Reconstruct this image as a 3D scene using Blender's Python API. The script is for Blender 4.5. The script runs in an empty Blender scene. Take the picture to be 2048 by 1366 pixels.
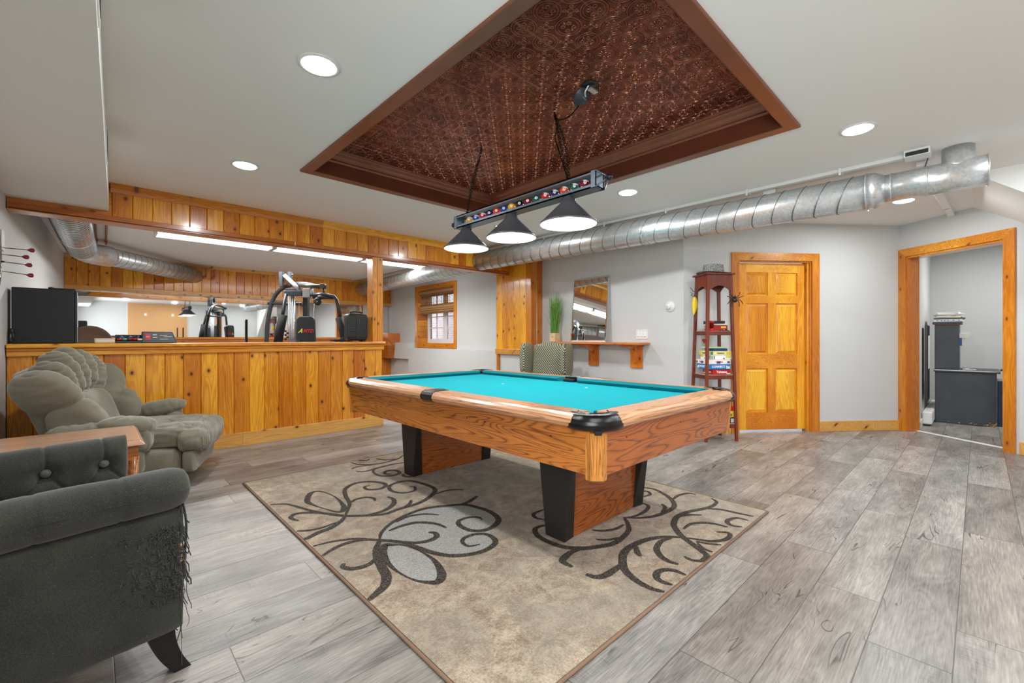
import bpy, bmesh, math, random
from mathutils import Vector, Matrix, noise, Euler
random.seed(7)
SC = bpy.context.scene
COL = SC.collection
# ---------------------------------------------------------------- camera
HC, AL = 1.09, math.radians(46.54)
cam_d = bpy.data.cameras.new('camera'); cam = bpy.data.objects.new('camera', cam_d); COL.objects.link(cam)
cam_d.sensor_width = 36.0; cam_d.sensor_fit = 'HORIZONTAL'
cam_d.lens = 885.0 / 2048.0 * 36.0
cam_d.shift_y = -7.0 / 2048.0
cam_d.clip_start = 0.05
cam.location = (0, 0, HC)
cam.rotation_euler = (math.radians(90), 0, AL - math.radians(90))
SC.camera = cam
# ---------------------------------------------------------------- exposure, world
SC.view_settings.view_transform = 'Standard'
SC.view_settings.look = 'None'
SC.view_settings.gamma = 1.0
SC.view_settings.use_curve_mapping = False
SC.view_settings.exposure = 0.25
W = bpy.data.worlds.new('world'); SC.world = W; W.use_nodes = True
W.node_tree.nodes['Background'].inputs[0].default_value = (0.86, 0.93, 1.0, 1)
W.node_tree.nodes['Background'].inputs[1].default_value = 2.0
H = 2.42            # ceiling height
CANS = [(0.80, 2.21), (0.85, 3.88), (3.53, 0.53), (3.54, 2.20), (5.69, 0.50), (3.54, 3.90), (0.80, 0.35), (2.2, -0.6), (4.4, -0.6)]  # last two are added behind the camera, unseen, for extra light
CAN_W, SHADE_W, TUBE_W, OFFICE_W = 16.5, 3.6, 40.0, 25.0
ADDED_FILL_W = 46.0  # strength of the fill light in the added left-wall window
def lamp(name, loc, kind, energy, size, color=(0.915, 0.97, 1.0), rot=(0, 0, 0), parent=None, size_y=None, spread=180):
    d = bpy.data.lights.new(name, 'AREA'); d.energy = energy; d.color = color
    d.shape = kind; d.size = size
    if size_y: d.size_y = size_y
    d.spread = math.radians(spread)
    o = bpy.data.objects.new(name, d); COL.objects.link(o); o.location = loc; o.rotation_euler = rot
    if parent: o.parent = parent
    return o


# ---------------------------------------------------------------- mesh helpers
def RZ(a): return Matrix.Rotation(a, 4, 'Z')
def TR(x, y, z): return Matrix.Translation((x, y, z))
def RX(a): return Matrix.Rotation(a, 4, 'X')
def RY(a): return Matrix.Rotation(a, 4, 'Y')
class MB:
    def __init__(s, mat=None):
        s.bm = bmesh.new(); s.mats = []; s.cur = 0
        if mat is not None: s.m(mat)
    def m(s, mat):
        if mat not in s.mats: s.mats.append(mat)
        s.cur = s.mats.index(mat); return s
    def add(s, t, M=None, smooth=False):
        vm = {}
        for v in t.verts: vm[v] = s.bm.verts.new(M @ v.co if M else v.co)
        for f in t.faces:
            try:
                g = s.bm.faces.new([vm[v] for v in f.verts]); g.material_index = s.cur; g.smooth = smooth or f.smooth
            except ValueError: pass
        t.free(); return s
    def box(s, x0, x1, y0, y1, z0, z1, bev=0.0, M=None, seg=2, smooth=False):
        t = bmesh.new()
        vs = [t.verts.new((x, y, z)) for x in (x0, x1) for y in (y0, y1) for z in (z0, z1)]
        for q in ((0, 1, 3, 2), (4, 6, 7, 5), (0, 4, 5, 1), (2, 3, 7, 6), (0, 2, 6, 4), (1, 5, 7, 3)): t.faces.new([vs[i] for i in q])
        bmesh.ops.recalc_face_normals(t, faces=t.faces)
        if bev > 0: bmesh.ops.bevel(t, geom=list(t.edges), offset=bev, segments=seg, affect='EDGES', profile=0.5)
        return s.add(t, M, smooth)
    def poly(s, pts, M=None):
        t = bmesh.new(); t.faces.new([t.verts.new(p) for p in pts]); return s.add(t, M)
    def hexa(s, b, t4, M=None, bev=0.0):
        t = bmesh.new(); B = [t.verts.new(p) for p in b]; T = [t.verts.new(p) for p in t4]; n = len(B)
        t.faces.new(B[::-1]); t.faces.new(T)
        for i in range(n): t.faces.new([B[i], B[(i + 1) % n], T[(i + 1) % n], T[i]])
        bmesh.ops.recalc_face_normals(t, faces=t.faces)
        if bev: bmesh.ops.bevel(t, geom=list(t.edges), offset=bev, segments=2, affect='EDGES', profile=0.5)
        return s.add(t, M)
    def prism(s, pts, h0, h1, M=None, bev=0.0):
        return s.hexa([(p[0], p[1], h0) for p in pts], [(p[0], p[1], h1) for p in pts], M, bev)
    def tube(s, pts, r, n=10, closed=False, M=None, cap=True):
        P = [Vector(p) for p in pts]; k = len(P)
        R = r if isinstance(r, (list, tuple)) else [r] * k
        t = bmesh.new(); rings = []; up = None
        for i in range(k):
            if closed: d = P[(i + 1) % k] - P[i - 1]
            else: d = P[min(i + 1, k - 1)] - P[max(i - 1, 0)]
            if d.length < 1e-9: d = Vector((0, 0, 1))
            d.normalize()
            if up is None: up = Vector((0, 0, 1)) if abs(d.z) < 0.9 else Vector((1, 0, 0))
            a = d.cross(up)
            if a.length < 1e-6: a = d.orthogonal()
            a.normalize(); b = a.cross(d).normalized(); up = b
            rings.append([t.verts.new(P[i] + (a * math.cos(2 * math.pi * j / n) + b * math.sin(2 * math.pi * j / n)) * R[i]) for j in range(n)])
        for i in range(k if closed else k - 1):
            A, B = rings[i], rings[(i + 1) % k]
            for j in range(n):
                f = t.faces.new([A[j], A[(j + 1) % n], B[(j + 1) % n], B[j]]); f.smooth = True
        if cap and not closed:
            t.faces.new(rings[0][::-1]); t.faces.new(rings[-1])
        bmesh.ops.recalc_face_normals(t, faces=t.faces)
        return s.add(t, M)
    def cyl(s, p0, p1, r0, r1=None, n=16, M=None, cap=True):
        return s.tube([p0, p1], [r0, r0 if r1 is None else r1], n, M=M, cap=cap)
    def lathe(s, prof, n=32, M=None, smooth=True, a0=0.0, a1=2 * math.pi):
        t = bmesh.new(); full = abs(a1 - a0 - 2 * math.pi) < 1e-6; m = n if full else n + 1
        rings = []
        for r, z in prof:
            rings.append([t.verts.new((r * math.cos(a0 + (a1 - a0) * j / n), r * math.sin(a0 + (a1 - a0) * j / n), z)) for j in range(m)])
        for i in range(len(prof) - 1):
            for j in range(n):
                q = [rings[i][j], rings[i][(j + 1) % m], rings[i + 1][(j + 1) % m], rings[i + 1][j]]
                f = t.faces.new(q); f.smooth = smooth
        bmesh.ops.remove_doubles(t, verts=t.verts, dist=1e-5)
        bmesh.ops.recalc_face_normals(t, faces=t.faces)
        return s.add(t, M)
    def grid(s, fn, nu, nv, M=None, smooth=True, closed_u=False):
        t = bmesh.new(); m = nu if closed_u else nu + 1
        V = [[t.verts.new(fn(i / nu, j / nv)) for j in range(nv + 1)] for i in range(m)]
        for i in range(nu):
            for j in range(nv):
                f = t.faces.new([V[i][j], V[(i + 1) % m][j], V[(i + 1) % m][j + 1], V[i][j + 1]]); f.smooth = smooth
        bmesh.ops.remove_doubles(t, verts=t.verts, dist=1e-6)
        bmesh.ops.recalc_face_normals(t, faces=t.faces)
        return s.add(t, M)
    def ell(s, c, rad, e1=1.0, e2=1.0, nu=24, nv=14, M=None, fold=0.0, seed=0.0, fscale=(9, 9, 9), fdir=None):
        # superellipsoid; fold = wrinkle depth
        sg = lambda w, e: math.copysign(abs(w) ** e, w)
        C = Vector(c)
        def fn(u, v):
            th = 2 * math.pi * u; ph = math.pi * (v - 0.5)
            n0 = Vector((sg(math.cos(ph), e1) * sg(math.cos(th), e2), sg(math.cos(ph), e1) * sg(math.sin(th), e2), sg(math.sin(ph), e1)))
            p = Vector((n0.x * rad[0], n0.y * rad[1], n0.z * rad[2]))
            if fold:
                q = Vector((p.x * fscale[0], p.y * fscale[1], p.z * fscale[2])) + Vector((seed, seed * 1.7, 0))
                k = noise.noise(q); k = 1 - abs(k) * 2.2
                p = p + n0.normalized() * (-fold * max(k, 0) ** 3 + fold * 0.8 * noise.noise(q * 0.35))
            return p + C
        return s.grid(fn, nu, nv, M, True, True)
    def text(s, txt, size, M, ext=0.0006, bold=False, shear=0.0):
        cu = bpy.data.curves.new('t', 'FONT'); cu.body = txt; cu.size = size; cu.extrude = ext; cu.align_x = 'CENTER'; cu.align_y = 'CENTER'
        cu.resolution_u = 2; cu.shear = shear
        if bold: cu.offset = size * 0.022
        o = bpy.data.objects.new('t', cu); COL.objects.link(o)
        dg = bpy.context.evaluated_depsgraph_get(); dg.update()
        me = bpy.data.meshes.new_from_object(o.evaluated_get(dg))
        t = bmesh.new(); t.from_mesh(me)
        bpy.data.objects.remove(o); bpy.data.curves.remove(cu); bpy.data.meshes.remove(me)
        return s.add(t, M)
    def build(s, name, parent=None, label=None):
        me = bpy.data.meshes.new(name); s.bm.to_mesh(me); s.bm.free()
        for m_ in s.mats: me.materials.append(m_)
        o = bpy.data.objects.new(name, me); COL.objects.link(o)
        if parent: o.parent = parent
        if label: o['label'] = label
        return o
def tag(o, label, cat, group=None, kind=None):
    o['label'] = label; o['category'] = cat
    if group: o['group'] = group
    if kind: o['kind'] = kind
    return o
def thing(name, label, cat, loc=(0, 0, 0), rz=0.0, group=None):
    o = bpy.data.objects.new(name, None); COL.objects.link(o); o.empty_display_size = 0.1
    o.location = loc; o.rotation_euler = (0, 0, rz)
    return tag(o, label, cat, group)
def struct(mb, name, parent=None):
    o = mb.build(name, parent)
    if not parent: o['kind'] = 'structure'
    return o
def copy_tree(o, parent=None):
    c = o.copy(); COL.objects.link(c); c.parent = parent
    for ch in list(o.children): copy_tree(ch, c)
    return c
def spline(pts, n=8, closed=False):
    P = [Vector(p) for p in pts]; k = len(P); out = []
    for i in range(k if closed else k - 1):
        if closed: a, b, c, d = P[i - 1], P[i], P[(i + 1) % k], P[(i + 2) % k]
        else: a, b, c, d = P[max(i - 1, 0)], P[i], P[i + 1], P[min(i + 2, k - 1)]
        for j in range(n):
            t = j / n
            out.append(0.5 * ((2 * b) + (c - a) * t + (2 * a - 5 * b + 4 * c - d) * t * t + (-a + 3 * b - 3 * c + d) * t ** 3))
    if not closed: out.append(P[-1])
    return out
# vertical-wall frame: x = along the wall, y = out of the wall into the room, z = up
def frame2(a, b, flip=False):
    d = (Vector((b[0], b[1], 0)) - Vector((a[0], a[1], 0))).normalized(); n = Vector((d.y, -d.x, 0))
    if flip: n = -n
    M = Matrix(((d.x, n.x, 0, a[0]), (d.y, n.y, 0, a[1]), (0, 0, 1, 0), (0, 0, 0, 1)))
    return M

# ---------------------------------------------------------------- material helpers
def srgb(r, g, b):
    f = lambda c: (c / 255 / 12.92) if c / 255 <= 0.04045 else ((c / 255 + 0.055) / 1.055) ** 2.4
    return (f(r), f(g), f(b), 1)
class N:
    def __init__(s, name):
        s.mat = bpy.data.materials.new(name); s.mat.use_nodes = True
        s.t = s.mat.node_tree; s.b = s.t.nodes['Principled BSDF']; s._c = None
    def n(s, typ, props=None, **inp):
        k = s.t.nodes.new('ShaderNode' + typ)
        for p, v in (props or {}).items(): setattr(k, p, v)
        for i, v in inp.items():
            i = i.replace('_', ' ') if not i[0] == 'i' or not i[1:].isdigit() else int(i[1:])
            s.set(k.inputs[i], v)
        return k
    def set(s, sock, v):
        if isinstance(v, bpy.types.NodeSocket): s.t.links.new(v, sock)
        else: sock.default_value = v
    def co(s, kind='Object'):
        if s._c is None: s._c = s.t.nodes.new('ShaderNodeTexCoord')
        return s._c.outputs[kind]
    def ma(s, op, a, b=0.0, c=0.0): return s.n('Math', {'operation': op}, i0=a, i1=b, i2=c).outputs[0]
    def vm(s, op, a, b=(0, 0, 0)):
        k = s.n('VectorMath', {'operation': op}, i0=a, i1=b); return k.outputs['Value'] if op in ('LENGTH', 'DISTANCE', 'DOT_PRODUCT') else k.outputs[0]
    def noise(s, v, scale, detail=3, rough=0.55, dist=0.0): return s.n('TexNoise', Vector=v, Scale=scale, Detail=detail, Roughness=rough, Distortion=dist).outputs[0]
    def mix(s, f, a, b, mode='MIX'):
        k = s.n('Mix', {'data_type': 'RGBA', 'blend_type': mode}); s.set(k.inputs[0], f); s.set(k.inputs[6], a); s.set(k.inputs[7], b); return k.outputs[2]
    def ramp(s, f, stops, interp='LINEAR'):
        k = s.n('ValToRGB'); k.color_ramp.interpolation = interp; e = k.color_ramp.elements
        while len(e) < len(stops): e.new(0.5)
        for q, (p, c) in zip(e, stops): q.position = p; q.color = c
        s.set(k.inputs[0], f); return k.outputs[0]
    def st(s, x, lo, hi):  # smoothstep
        return s.n('MapRange', {'interpolation_type': 'SMOOTHSTEP'}, Value=x, i1=lo, i2=hi).outputs[0]
    def sep(s, v): return s.n('SeparateXYZ', i0=v).outputs
    def comb(s, x, y, z): return s.n('CombineXYZ', i0=x, i1=y, i2=z).outputs[0]
    def bump(s, h, strength=0.4, dist=0.004):
        s.set(s.b.inputs['Normal'], s.n('Bump', Height=h, Strength=strength, Distance=dist).outputs[0])
    def out(s, color=None, rough=None, metal=None, **kw):
        if color is not None: s.set(s.b.inputs['Base Color'], color)
        if rough is not None: s.set(s.b.inputs['Roughness'], rough)
        if metal is not None: s.set(s.b.inputs['Metallic'], metal)
        for k, v in kw.items(): s.set(s.b.inputs[k.replace('_', ' ')], v)
        return s.mat
K = lambda v: (v, v, v, 1)
def plain(name, rgb, rough=0.5, metal=0.0, bump=0.0, bscale=200, var=0.0, coat=0.0, vscale=6):
    a = N(name); c = srgb(*rgb)
    if var:
        f = a.noise(a.co(), vscale, 4); c = a.mix(a.st(f, 0.3, 0.7), tuple(x * (1 - var) for x in c[:3]) + (1,), tuple(min(x * (1 + var), 1) for x in c[:3]) + (1,))
    if bump: a.bump(a.noise(a.co(), bscale, 2), bump, 0.002)
    kw = {}
    if coat: kw = {'Coat_Weight': coat}
    return a.out(c, rough, metal, **kw)
def emit(name, rgb, strength):
    a = N(name); return a.out(srgb(*rgb), 0.5, 0, Emission_Color=srgb(*rgb), Emission_Strength=strength)
def pine(name, ax, light=(246, 176, 48), dark=(184, 96, 12), island=True, rough=0.28, knots=1.0, kcol=(92, 36, 10)):
    a = N(name); v = a.co()
    if island:
        r = a.n('NewGeometry').outputs['Random Per Island']
        v = a.vm('ADD', v, a.comb(a.ma('MULTIPLY', r, 37.0), a.ma('MULTIPLY', r, 91.0), a.ma('MULTIPLY', r, 53.0)))
    else: r = None
    def sc(k, l): return a.vm('MULTIPLY', v, tuple(l if i == ax else k for i in range(3)))
    # knots first so that the grain bends round them
    X = a.sep(v); o_ = [X[i] for i in range(3) if i != ax]
    vo = a.n('TexVoronoi', {'feature': 'F1', 'voronoi_dimensions': '2D'}, Vector=a.comb(a.ma('MULTIPLY', a.ma('ADD', o_[0], o_[1]), 7.5), a.ma('MULTIPLY', X[ax], 5.2), 0.0), Scale=1.0, Randomness=1.0)
    d = vo.outputs['Distance']; pick = a.ma('GREATER_THAN', a.sep(vo.outputs['Color'])[0], 0.70)
    near = a.ma('MULTIPLY', a.ma('SUBTRACT', 1.0, a.st(d, 0.05, 0.42)), pick)
    g = a.noise(sc(9, 0.7), 1.0, 2, 0.5, 0.3)
    g2 = a.ma('ADD', g, a.ma('MULTIPLY', near, 0.35))
    rings = a.ma('SINE', a.ma('MULTIPLY', g2, 95.0))
    fine = a.noise(sc(190, 5), 1.0, 2)
    k = a.ma('ADD', a.ma('MULTIPLY', rings, 0.17), a.ma('MULTIPLY', a.ma('SUBTRACT', fine, 0.5), 0.55))
    k = a.ma('ADD', k, a.ma('MULTIPLY', a.ma('SUBTRACT', a.noise(sc(4, 0.5), 1.0, 2), 0.5), 1.3))
    if r is not None: k = a.ma('ADD', k, a.ma('MULTIPLY', a.ma('SUBTRACT', r, 0.5), 0.75))
    col = a.ramp(a.ma('ADD', k, 0.5), [(0.0, srgb(*dark)), (0.55, srgb(*[(x + y) / 2 for x, y in zip(light, dark)])), (1.0, srgb(*light))])
    kn = a.ma('MULTIPLY', a.ma('SUBTRACT', 1.0, a.st(d, 0.05, 0.11)), a.ma('MULTIPLY', pick, knots))
    halo = a.ma('MULTIPLY', a.ma('SUBTRACT', 1.0, a.st(d, 0.08, 0.24)), a.ma('MULTIPLY', pick, 0.45 * knots))
    col = a.mix(halo, col, srgb(*[x * 0.78 for x in dark])); col = a.mix(kn, col, srgb(*kcol))
    a.bump(fine, 0.06, 0.001)
    return a.out(col, rough, 0.0, Coat_Weight=0.35, Coat_Roughness=0.12)
def oak(name, ax, light=(196, 122, 62), dark=(122, 66, 30), sc2=1.0, rough=0.3, freq=60.0, second=2, s1=1.0, s2=6.0):
    # oak laminate with cathedral figure: stretched noise contour lines
    a = N(name); v = a.co()
    def sc(k, l): return a.vm('MULTIPLY', v, tuple(l * sc2 if i == ax else k * sc2 for i in range(3)))
    g = a.noise(sc(s2, s1), 1.0, 1.5, 0.45, 0.25)
    rings = a.ma('ABSOLUTE', a.ma('SINE', a.ma('MULTIPLY', g, freq)))
    line = a.ma('POWER', a.ma('SUBTRACT', 1.0, rings), 1.6)
    pores = a.st(a.noise(sc(240, 9), 1.0, 1), 0.52, 0.72)
    tone = a.noise(sc(3, 0.8), 1.0, 2)
    f = a.ma('ADD', a.ma('MULTIPLY', line, 0.75), a.ma('ADD', a.ma('MULTIPLY', pores, 0.35), a.ma('MULTIPLY', a.ma('SUBTRACT', tone, 0.5), 0.9)))
    col = a.mix(a.n('Clamp', i0=f).outputs[0], srgb(*light), srgb(*dark))
    a.bump(pores, 0.08, 0.001)
    return a.out(col, rough, 0.0, Coat_Weight=0.4, Coat_Roughness=0.15)
def cloth(name, rgb, weave=900, var=0.25, bump=0.3, rough=0.95, sheen=0.3, flecks=0.0):
    a = N(name); v = a.co(); c = srgb(*rgb)
    f = a.noise(v, weave, 1, 0.6); f2 = a.noise(v, 7, 3)
    k = a.ma('ADD', a.ma('MULTIPLY', f, 0.6), a.ma('MULTIPLY', f2, 0.4))
    col = a.mix(a.st(k, 0.3, 0.7), tuple(x * (1 - var) for x in c[:3]) + (1,), tuple(min(1, x * (1 + var)) for x in c[:3]) + (1,))
    if flecks: col = a.mix(a.ma('MULTIPLY', a.st(a.noise(v, 260, 1), 0.68, 0.76), flecks), col, srgb(190, 188, 180))
    a.bump(f, bump, 0.0015)
    return a.out(col, rough, 0.0, Sheen_Weight=sheen, Specular_IOR_Level=0.15)
# ---------------------------------------------------------------- materials
m_wall = plain('wall_paint', (203, 203, 201), 0.75, bump=0.05, bscale=120)
m_ceil = plain('ceiling_paint', (236, 235, 232), 0.8, bump=0.05, bscale=120)
m_white = plain('white_paint', (225, 225, 222), 0.45)
m_vinyl = plain('white_vinyl', (236, 238, 240), 0.35)
m_tan = plain('tan_paint', (198, 150, 100), 0.8)
m_pine_v = pine('pine_panelling', 2)
m_pine_x = pine('pine_trim_long', 0, island=True, knots=0.8)
m_pine_y = pine('pine_trim_deep', 1, island=True, knots=0.8)
m_pine_t = pine('pine_trim_upright', 2, light=(238, 160, 48), dark=(182, 98, 20), island=True, knots=0.8)
m_base = pine('pine_base_trim', 0, light=(226, 172, 92), dark=(190, 130, 58), knots=1.0)
m_beam = pine('beam_trim', 0, light=(206, 124, 42), dark=(156, 80, 20), knots=0.6)
m_door = pine('door_pine', 2, light=(255, 192, 52), dark=(206, 112, 10), knots=0.0, rough=0.3)
m_door_x = pine('door_pine_rail', 0, light=(255, 192, 52), dark=(206, 112, 10), knots=0.0, rough=0.3)
m_cedar = pine('red_shelf_wood', 1, light=(224, 138, 66), dark=(178, 92, 38), knots=0.6)
m_cedar_v = pine('bracket_wood', 2, light=(226, 132, 42), dark=(176, 84, 20), knots=1.0)
m_mahog = pine('mahogany_stain', 2, light=(132, 54, 26), dark=(84, 28, 12), knots=0.0, rough=0.3)
m_oak = oak('oak_laminate_length', 1, light=(196, 118, 48), dark=(110, 52, 17), s1=1.1, s2=10, freq=70)
m_oak_x = oak('oak_laminate_width', 0, light=(186, 102, 38), dark=(104, 46, 14), s1=1.3, s2=9, freq=64)
m_oak_leg = oak('oak_laminate_leg', 0, light=(186, 100, 36), dark=(104, 46, 14), s1=1.4, s2=10.0)
m_oak_v = oak('oak_laminate_post', 2, s1=0.6, s2=20.0, light=(214, 142, 60), dark=(122, 64, 20))
m_rail = oak('oak_rail', 1, light=(200, 146, 104), dark=(136, 84, 50), s1=0.8, s2=16)
m_rail_x = oak('oak_rail_end', 0, light=(214, 158, 112), dark=(150, 92, 52), s1=0.8, s2=12)
m_endtop = oak('end_table_top', 0, light=(190, 146, 118), dark=(150, 104, 78), s1=0.8, s2=9, freq=30)
m_endside = oak('end_table_side', 0, light=(176, 106, 44), dark=(120, 62, 24), s1=0.8, s2=9, freq=30)
m_black = plain('black_plastic', (24, 24, 26), 0.35)
m_blackmat = plain('black_laminate', (38, 34, 32), 0.5, bump=0.15, bscale=900)
m_casting = plain('black_pocket_casting', (9, 9, 10), 0.16, bump=0.22, bscale=700)
m_steel_dk = plain('black_powder_coat', (44, 46, 50), 0.38, 0.1)
m_blkfoam = plain('black_foam', (30, 29, 30), 0.85, bump=0.3, bscale=300)
m_rod = plain('dull_steel_rod', (128, 130, 132), 0.4, 0.9)
m_chrome = plain('chrome', (215, 218, 222), 0.12, 1.0)
m_copper = plain('copper_pipe', (172, 112, 84), 0.35, 0.9)
m_copper_paint = plain('copper_trim_paint', (138, 88, 66), 0.34, 0.55, var=0.08)
m_copper_dk = plain('dark_copper_trim', (112, 60, 40), 0.36, 0.45, var=0.08)
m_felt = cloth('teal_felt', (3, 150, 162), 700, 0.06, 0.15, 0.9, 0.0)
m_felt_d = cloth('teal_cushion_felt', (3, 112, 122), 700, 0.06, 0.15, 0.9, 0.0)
m_grey_tweed = cloth('charcoal_linen', (58, 58, 53), 420, 0.45, 0.6, 0.95, 0.3, flecks=0.12)
m_thread = cloth('frayed_thread', (58, 57, 54), 300, 0.3)
m_stuffing = plain('foam_stuffing', (214, 160, 104), 0.9)
m_suede = cloth('taupe_suede', (124, 119, 102), 300, 0.18, 0.2, 0.9, 0.45)
m_legblack = plain('espresso_leg', (20, 19, 18), 0.3)
m_lamp_out = plain('lamp_shade_graphite', (88, 89, 93), 0.38, 0.3)
m_lampbar = plain('lamp_bar_blue_grey', (104, 116, 126), 0.35, 0.4)
m_lamp_in = emit('lamp_shade_white', (255, 250, 240), 1.0)
m_lens = emit('downlight_lens', (255, 253, 250), 9.0)
m_tube = emit('fluorescent_diffuser', (244, 250, 255), 2.4)
m_tube_w = emit('fluorescent_diffuser_warm', (255, 246, 226), 2.2)
m_darkgrey = plain('dark_grey_plastic', (52, 56, 62), 0.45)
m_red = plain('red_gloss', (190, 18, 24), 0.25)
m_dred = plain('dark_red', (140, 24, 34), 0.3)
m_yel = plain('yellow_fabric', (236, 200, 40), 0.6)
m_paper = plain('paper', (226, 224, 216), 0.8)
m_mirror = plain('mirror_silver', (240, 242, 242), 0.02, 1.0)
m_desk = plain('chipped_dark_paint', (58, 62, 68), 0.45, var=0.15)
m_brownpl = plain('brown_wood_round', (92, 66, 46), 0.5, var=0.2)
m_cream = plain('cream_bowl', (222, 214, 196), 0.5)
m_teal_pl = plain('teal_marker', (60, 170, 150), 0.4)
m_plastic_blk2 = plain('black_case_plastic', (30, 32, 34), 0.5)
m_shelf_ply = plain('pale_shelf_board', (206, 172, 130), 0.5, var=0.1)
m_glass = None
def glassmat():
    a = N('window_glass'); return a.out(srgb(245, 250, 255), 0.02, 0.0, Transmission_Weight=1.0, IOR=1.1)
m_glass = glassmat()
def m_galv_fn():
    a = N('galvanised_steel'); v = a.co()
    f = a.n('TexVoronoi', {'feature': 'F1'}, Vector=v, Scale=70.0).outputs['Color']
    s_ = a.noise(v, 9, 3)
    k = a.ma('ADD', a.ma('MULTIPLY', a.sep(f)[0], 0.45), a.ma('MULTIPLY', s_, 0.55))
    return a.out(a.ramp(k, [(0.2, srgb(196, 199, 200)), (0.8, srgb(224, 226, 226))]), a.ma('ADD', 0.27, a.ma('MULTIPLY', s_, 0.12)), 0.8)
m_galv = m_galv_fn()
m_seam = plain('duct_seam_shadow_steel', (118, 121, 122), 0.4, 0.8)
def m_floor_fn():
    a = N('vinyl_plank_floor'); v = a.co(); x, y, z = a.sep(v)
    PW, PL = 0.2203, 1.22
    yy = a.ma('DIVIDE', a.ma('ADD', y, -0.0585 + 22.03), PW); row = a.ma('FLOOR', yy)
    wn = a.n('TexWhiteNoise', {'noise_dimensions': '1D'}); a.set(wn.inputs['W'], row)
    xo = a.ma('ADD', a.ma('MULTIPLY', wn.outputs[0], PL), 61.0)
    xx = a.ma('DIVIDE', a.ma('ADD', x, xo), PL); colm = a.ma('FLOOR', xx)
    w2 = a.n('TexWhiteNoise', {'noise_dimensions': '2D'}, Vector=a.comb(row, colm, 0.0))
    rnd = w2.outputs[0]; rc = a.sep(w2.outputs['Color'])
    fy = a.ma('FRACT', yy); fx = a.ma('FRACT', xx)
    ey = a.ma('MULTIPLY', a.ma('MINIMUM', fy, a.ma('SUBTRACT', 1.0, fy)), PW)
    ex = a.ma('MULTIPLY', a.ma('MINIMUM', fx, a.ma('SUBTRACT', 1.0, fx)), PL)
    e = a.ma('MINIMUM', ex, ey); seam = a.ma('SUBTRACT', 1.0, a.st(e, 0.0008, 0.0026))
    off = a.comb(a.ma('MULTIPLY', rc[0], 40.0), a.ma('MULTIPLY', rc[1], 40.0), a.ma('MULTIPLY', rc[2], 9.0))
    p = a.vm('ADD', v, off)
    g = a.noise(a.vm('MULTIPLY', p, (1.1, 8.0, 1)), 1.0, 2, 0.5, 0.5)
    rings = a.ma('SINE', a.ma('MULTIPLY', g, 110.0))
    fine = a.noise(a.vm('MULTIPLY', p, (9, 170, 1)), 1.0, 3, 0.7)
    saw = a.ma('MULTIPLY', a.st(a.noise(a.vm('MULTIPLY', p, (240, 14, 1)), 1.0, 1), 0.5, 0.7), a.st(a.noise(a.vm('MULTIPLY', p, (3, 9, 1)), 1.0, 1), 0.5, 0.68))
    cloud = a.noise(a.vm('MULTIPLY', p, (2.2, 7, 1)), 1.0, 4, 0.6)
    k = a.ma('ADD', a.ma('MULTIPLY', a.ma('SUBTRACT', rnd, 0.5), 0.30), a.ma('ADD', a.ma('MULTIPLY', rings, 0.05), a.ma('MULTIPLY', a.ma('SUBTRACT', fine, 0.5), 0.95)))
    k = a.ma('ADD', k, a.ma('MULTIPLY', a.ma('SUBTRACT', cloud, 0.5), 1.1))
    k = a.ma('SUBTRACT', k, a.ma('MULTIPLY', saw, 0.16))
    col = a.ramp(a.ma('ADD', k, 0.52), [(0.0, srgb(80, 77, 75)), (0.35, srgb(122, 118, 114)), (0.65, srgb(152, 148, 142)), (1.0, srgb(188, 182, 174))])
    tint = a.mix(a.ma('MULTIPLY', rc[2], 0.45), col, a.mix(1.0, col, srgb(236, 222, 212), 'MULTIPLY'))
    # cracks
    cw = a.ma('ABSOLUTE', a.ma('SUBTRACT', a.noise(a.vm('MULTIPLY', p, (1.4, 9, 1)), 1.0, 2, 0.5, 1.2), 0.5))
    gate = a.st(a.noise(a.vm('MULTIPLY', p, (3.0, 6, 1)), 1.0, 1), 0.56, 0.62)
    crack = a.ma('MULTIPLY', a.ma('SUBTRACT', 1.0, a.st(cw, 0.003, 0.011)), gate)
    col = a.mix(a.ma('MULTIPLY', crack, 0.8), tint, srgb(62, 55, 50))
    col = a.mix(a.ma('MULTIPLY', seam, 0.8), col, srgb(74, 68, 64))
    a.bump(a.ma('SUBTRACT', a.ma('MULTIPLY', fine, 0.4), a.ma('ADD', seam, crack)), 0.25, 0.0015)
    return a.out(col, a.ma('ADD', 0.27, a.ma('MULTIPLY', fine, 0.2)), 0.0)
m_floor = m_floor_fn()
def m_rug_fn():
    a = N('rug_pile'); v = a.co()
    big = a.noise(v, 2.2, 4, 0.65, 0.8); mid = a.noise(v, 11, 5, 0.75, 0.6); fine = a.noise(v, 120, 2, 0.6); sp = a.noise(v, 190, 1)
    k = a.ma('ADD', a.ma('MULTIPLY', mid, 0.72), a.ma('MULTIPLY', fine, 0.42))
    col = a.ramp(a.ma('SUBTRACT', k, 0.06), [(0.34, srgb(118, 100, 82)), (0.45, srgb(146, 126, 104)), (0.54, srgb(170, 151, 128)), (0.66, srgb(188, 172, 148))])
    grey = a.mix(0.45, col, srgb(134, 126, 112)); col = a.mix(a.st(big, 0.46, 0.58), col, grey)
    col = a.mix(a.ma('MULTIPLY', a.st(sp, 0.60, 0.70), 0.55), col, srgb(92, 80, 68))
    a.bump(a.ma('ADD', fine, sp), 0.7, 0.004)
    return a.out(col, 0.95, 0.0, Sheen_Weight=0.2)
m_rug = m_rug_fn()
def rugc(name, rgb, rgb2, t0, t1):
    a = N(name); v = a.co(); f = a.noise(v, 150, 2, 0.6)
    a.bump(f, 0.7, 0.004); return a.out(a.mix(a.st(f, t0, t1), srgb(*rgb), srgb(*rgb2)), 0.95, 0.0)
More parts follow.
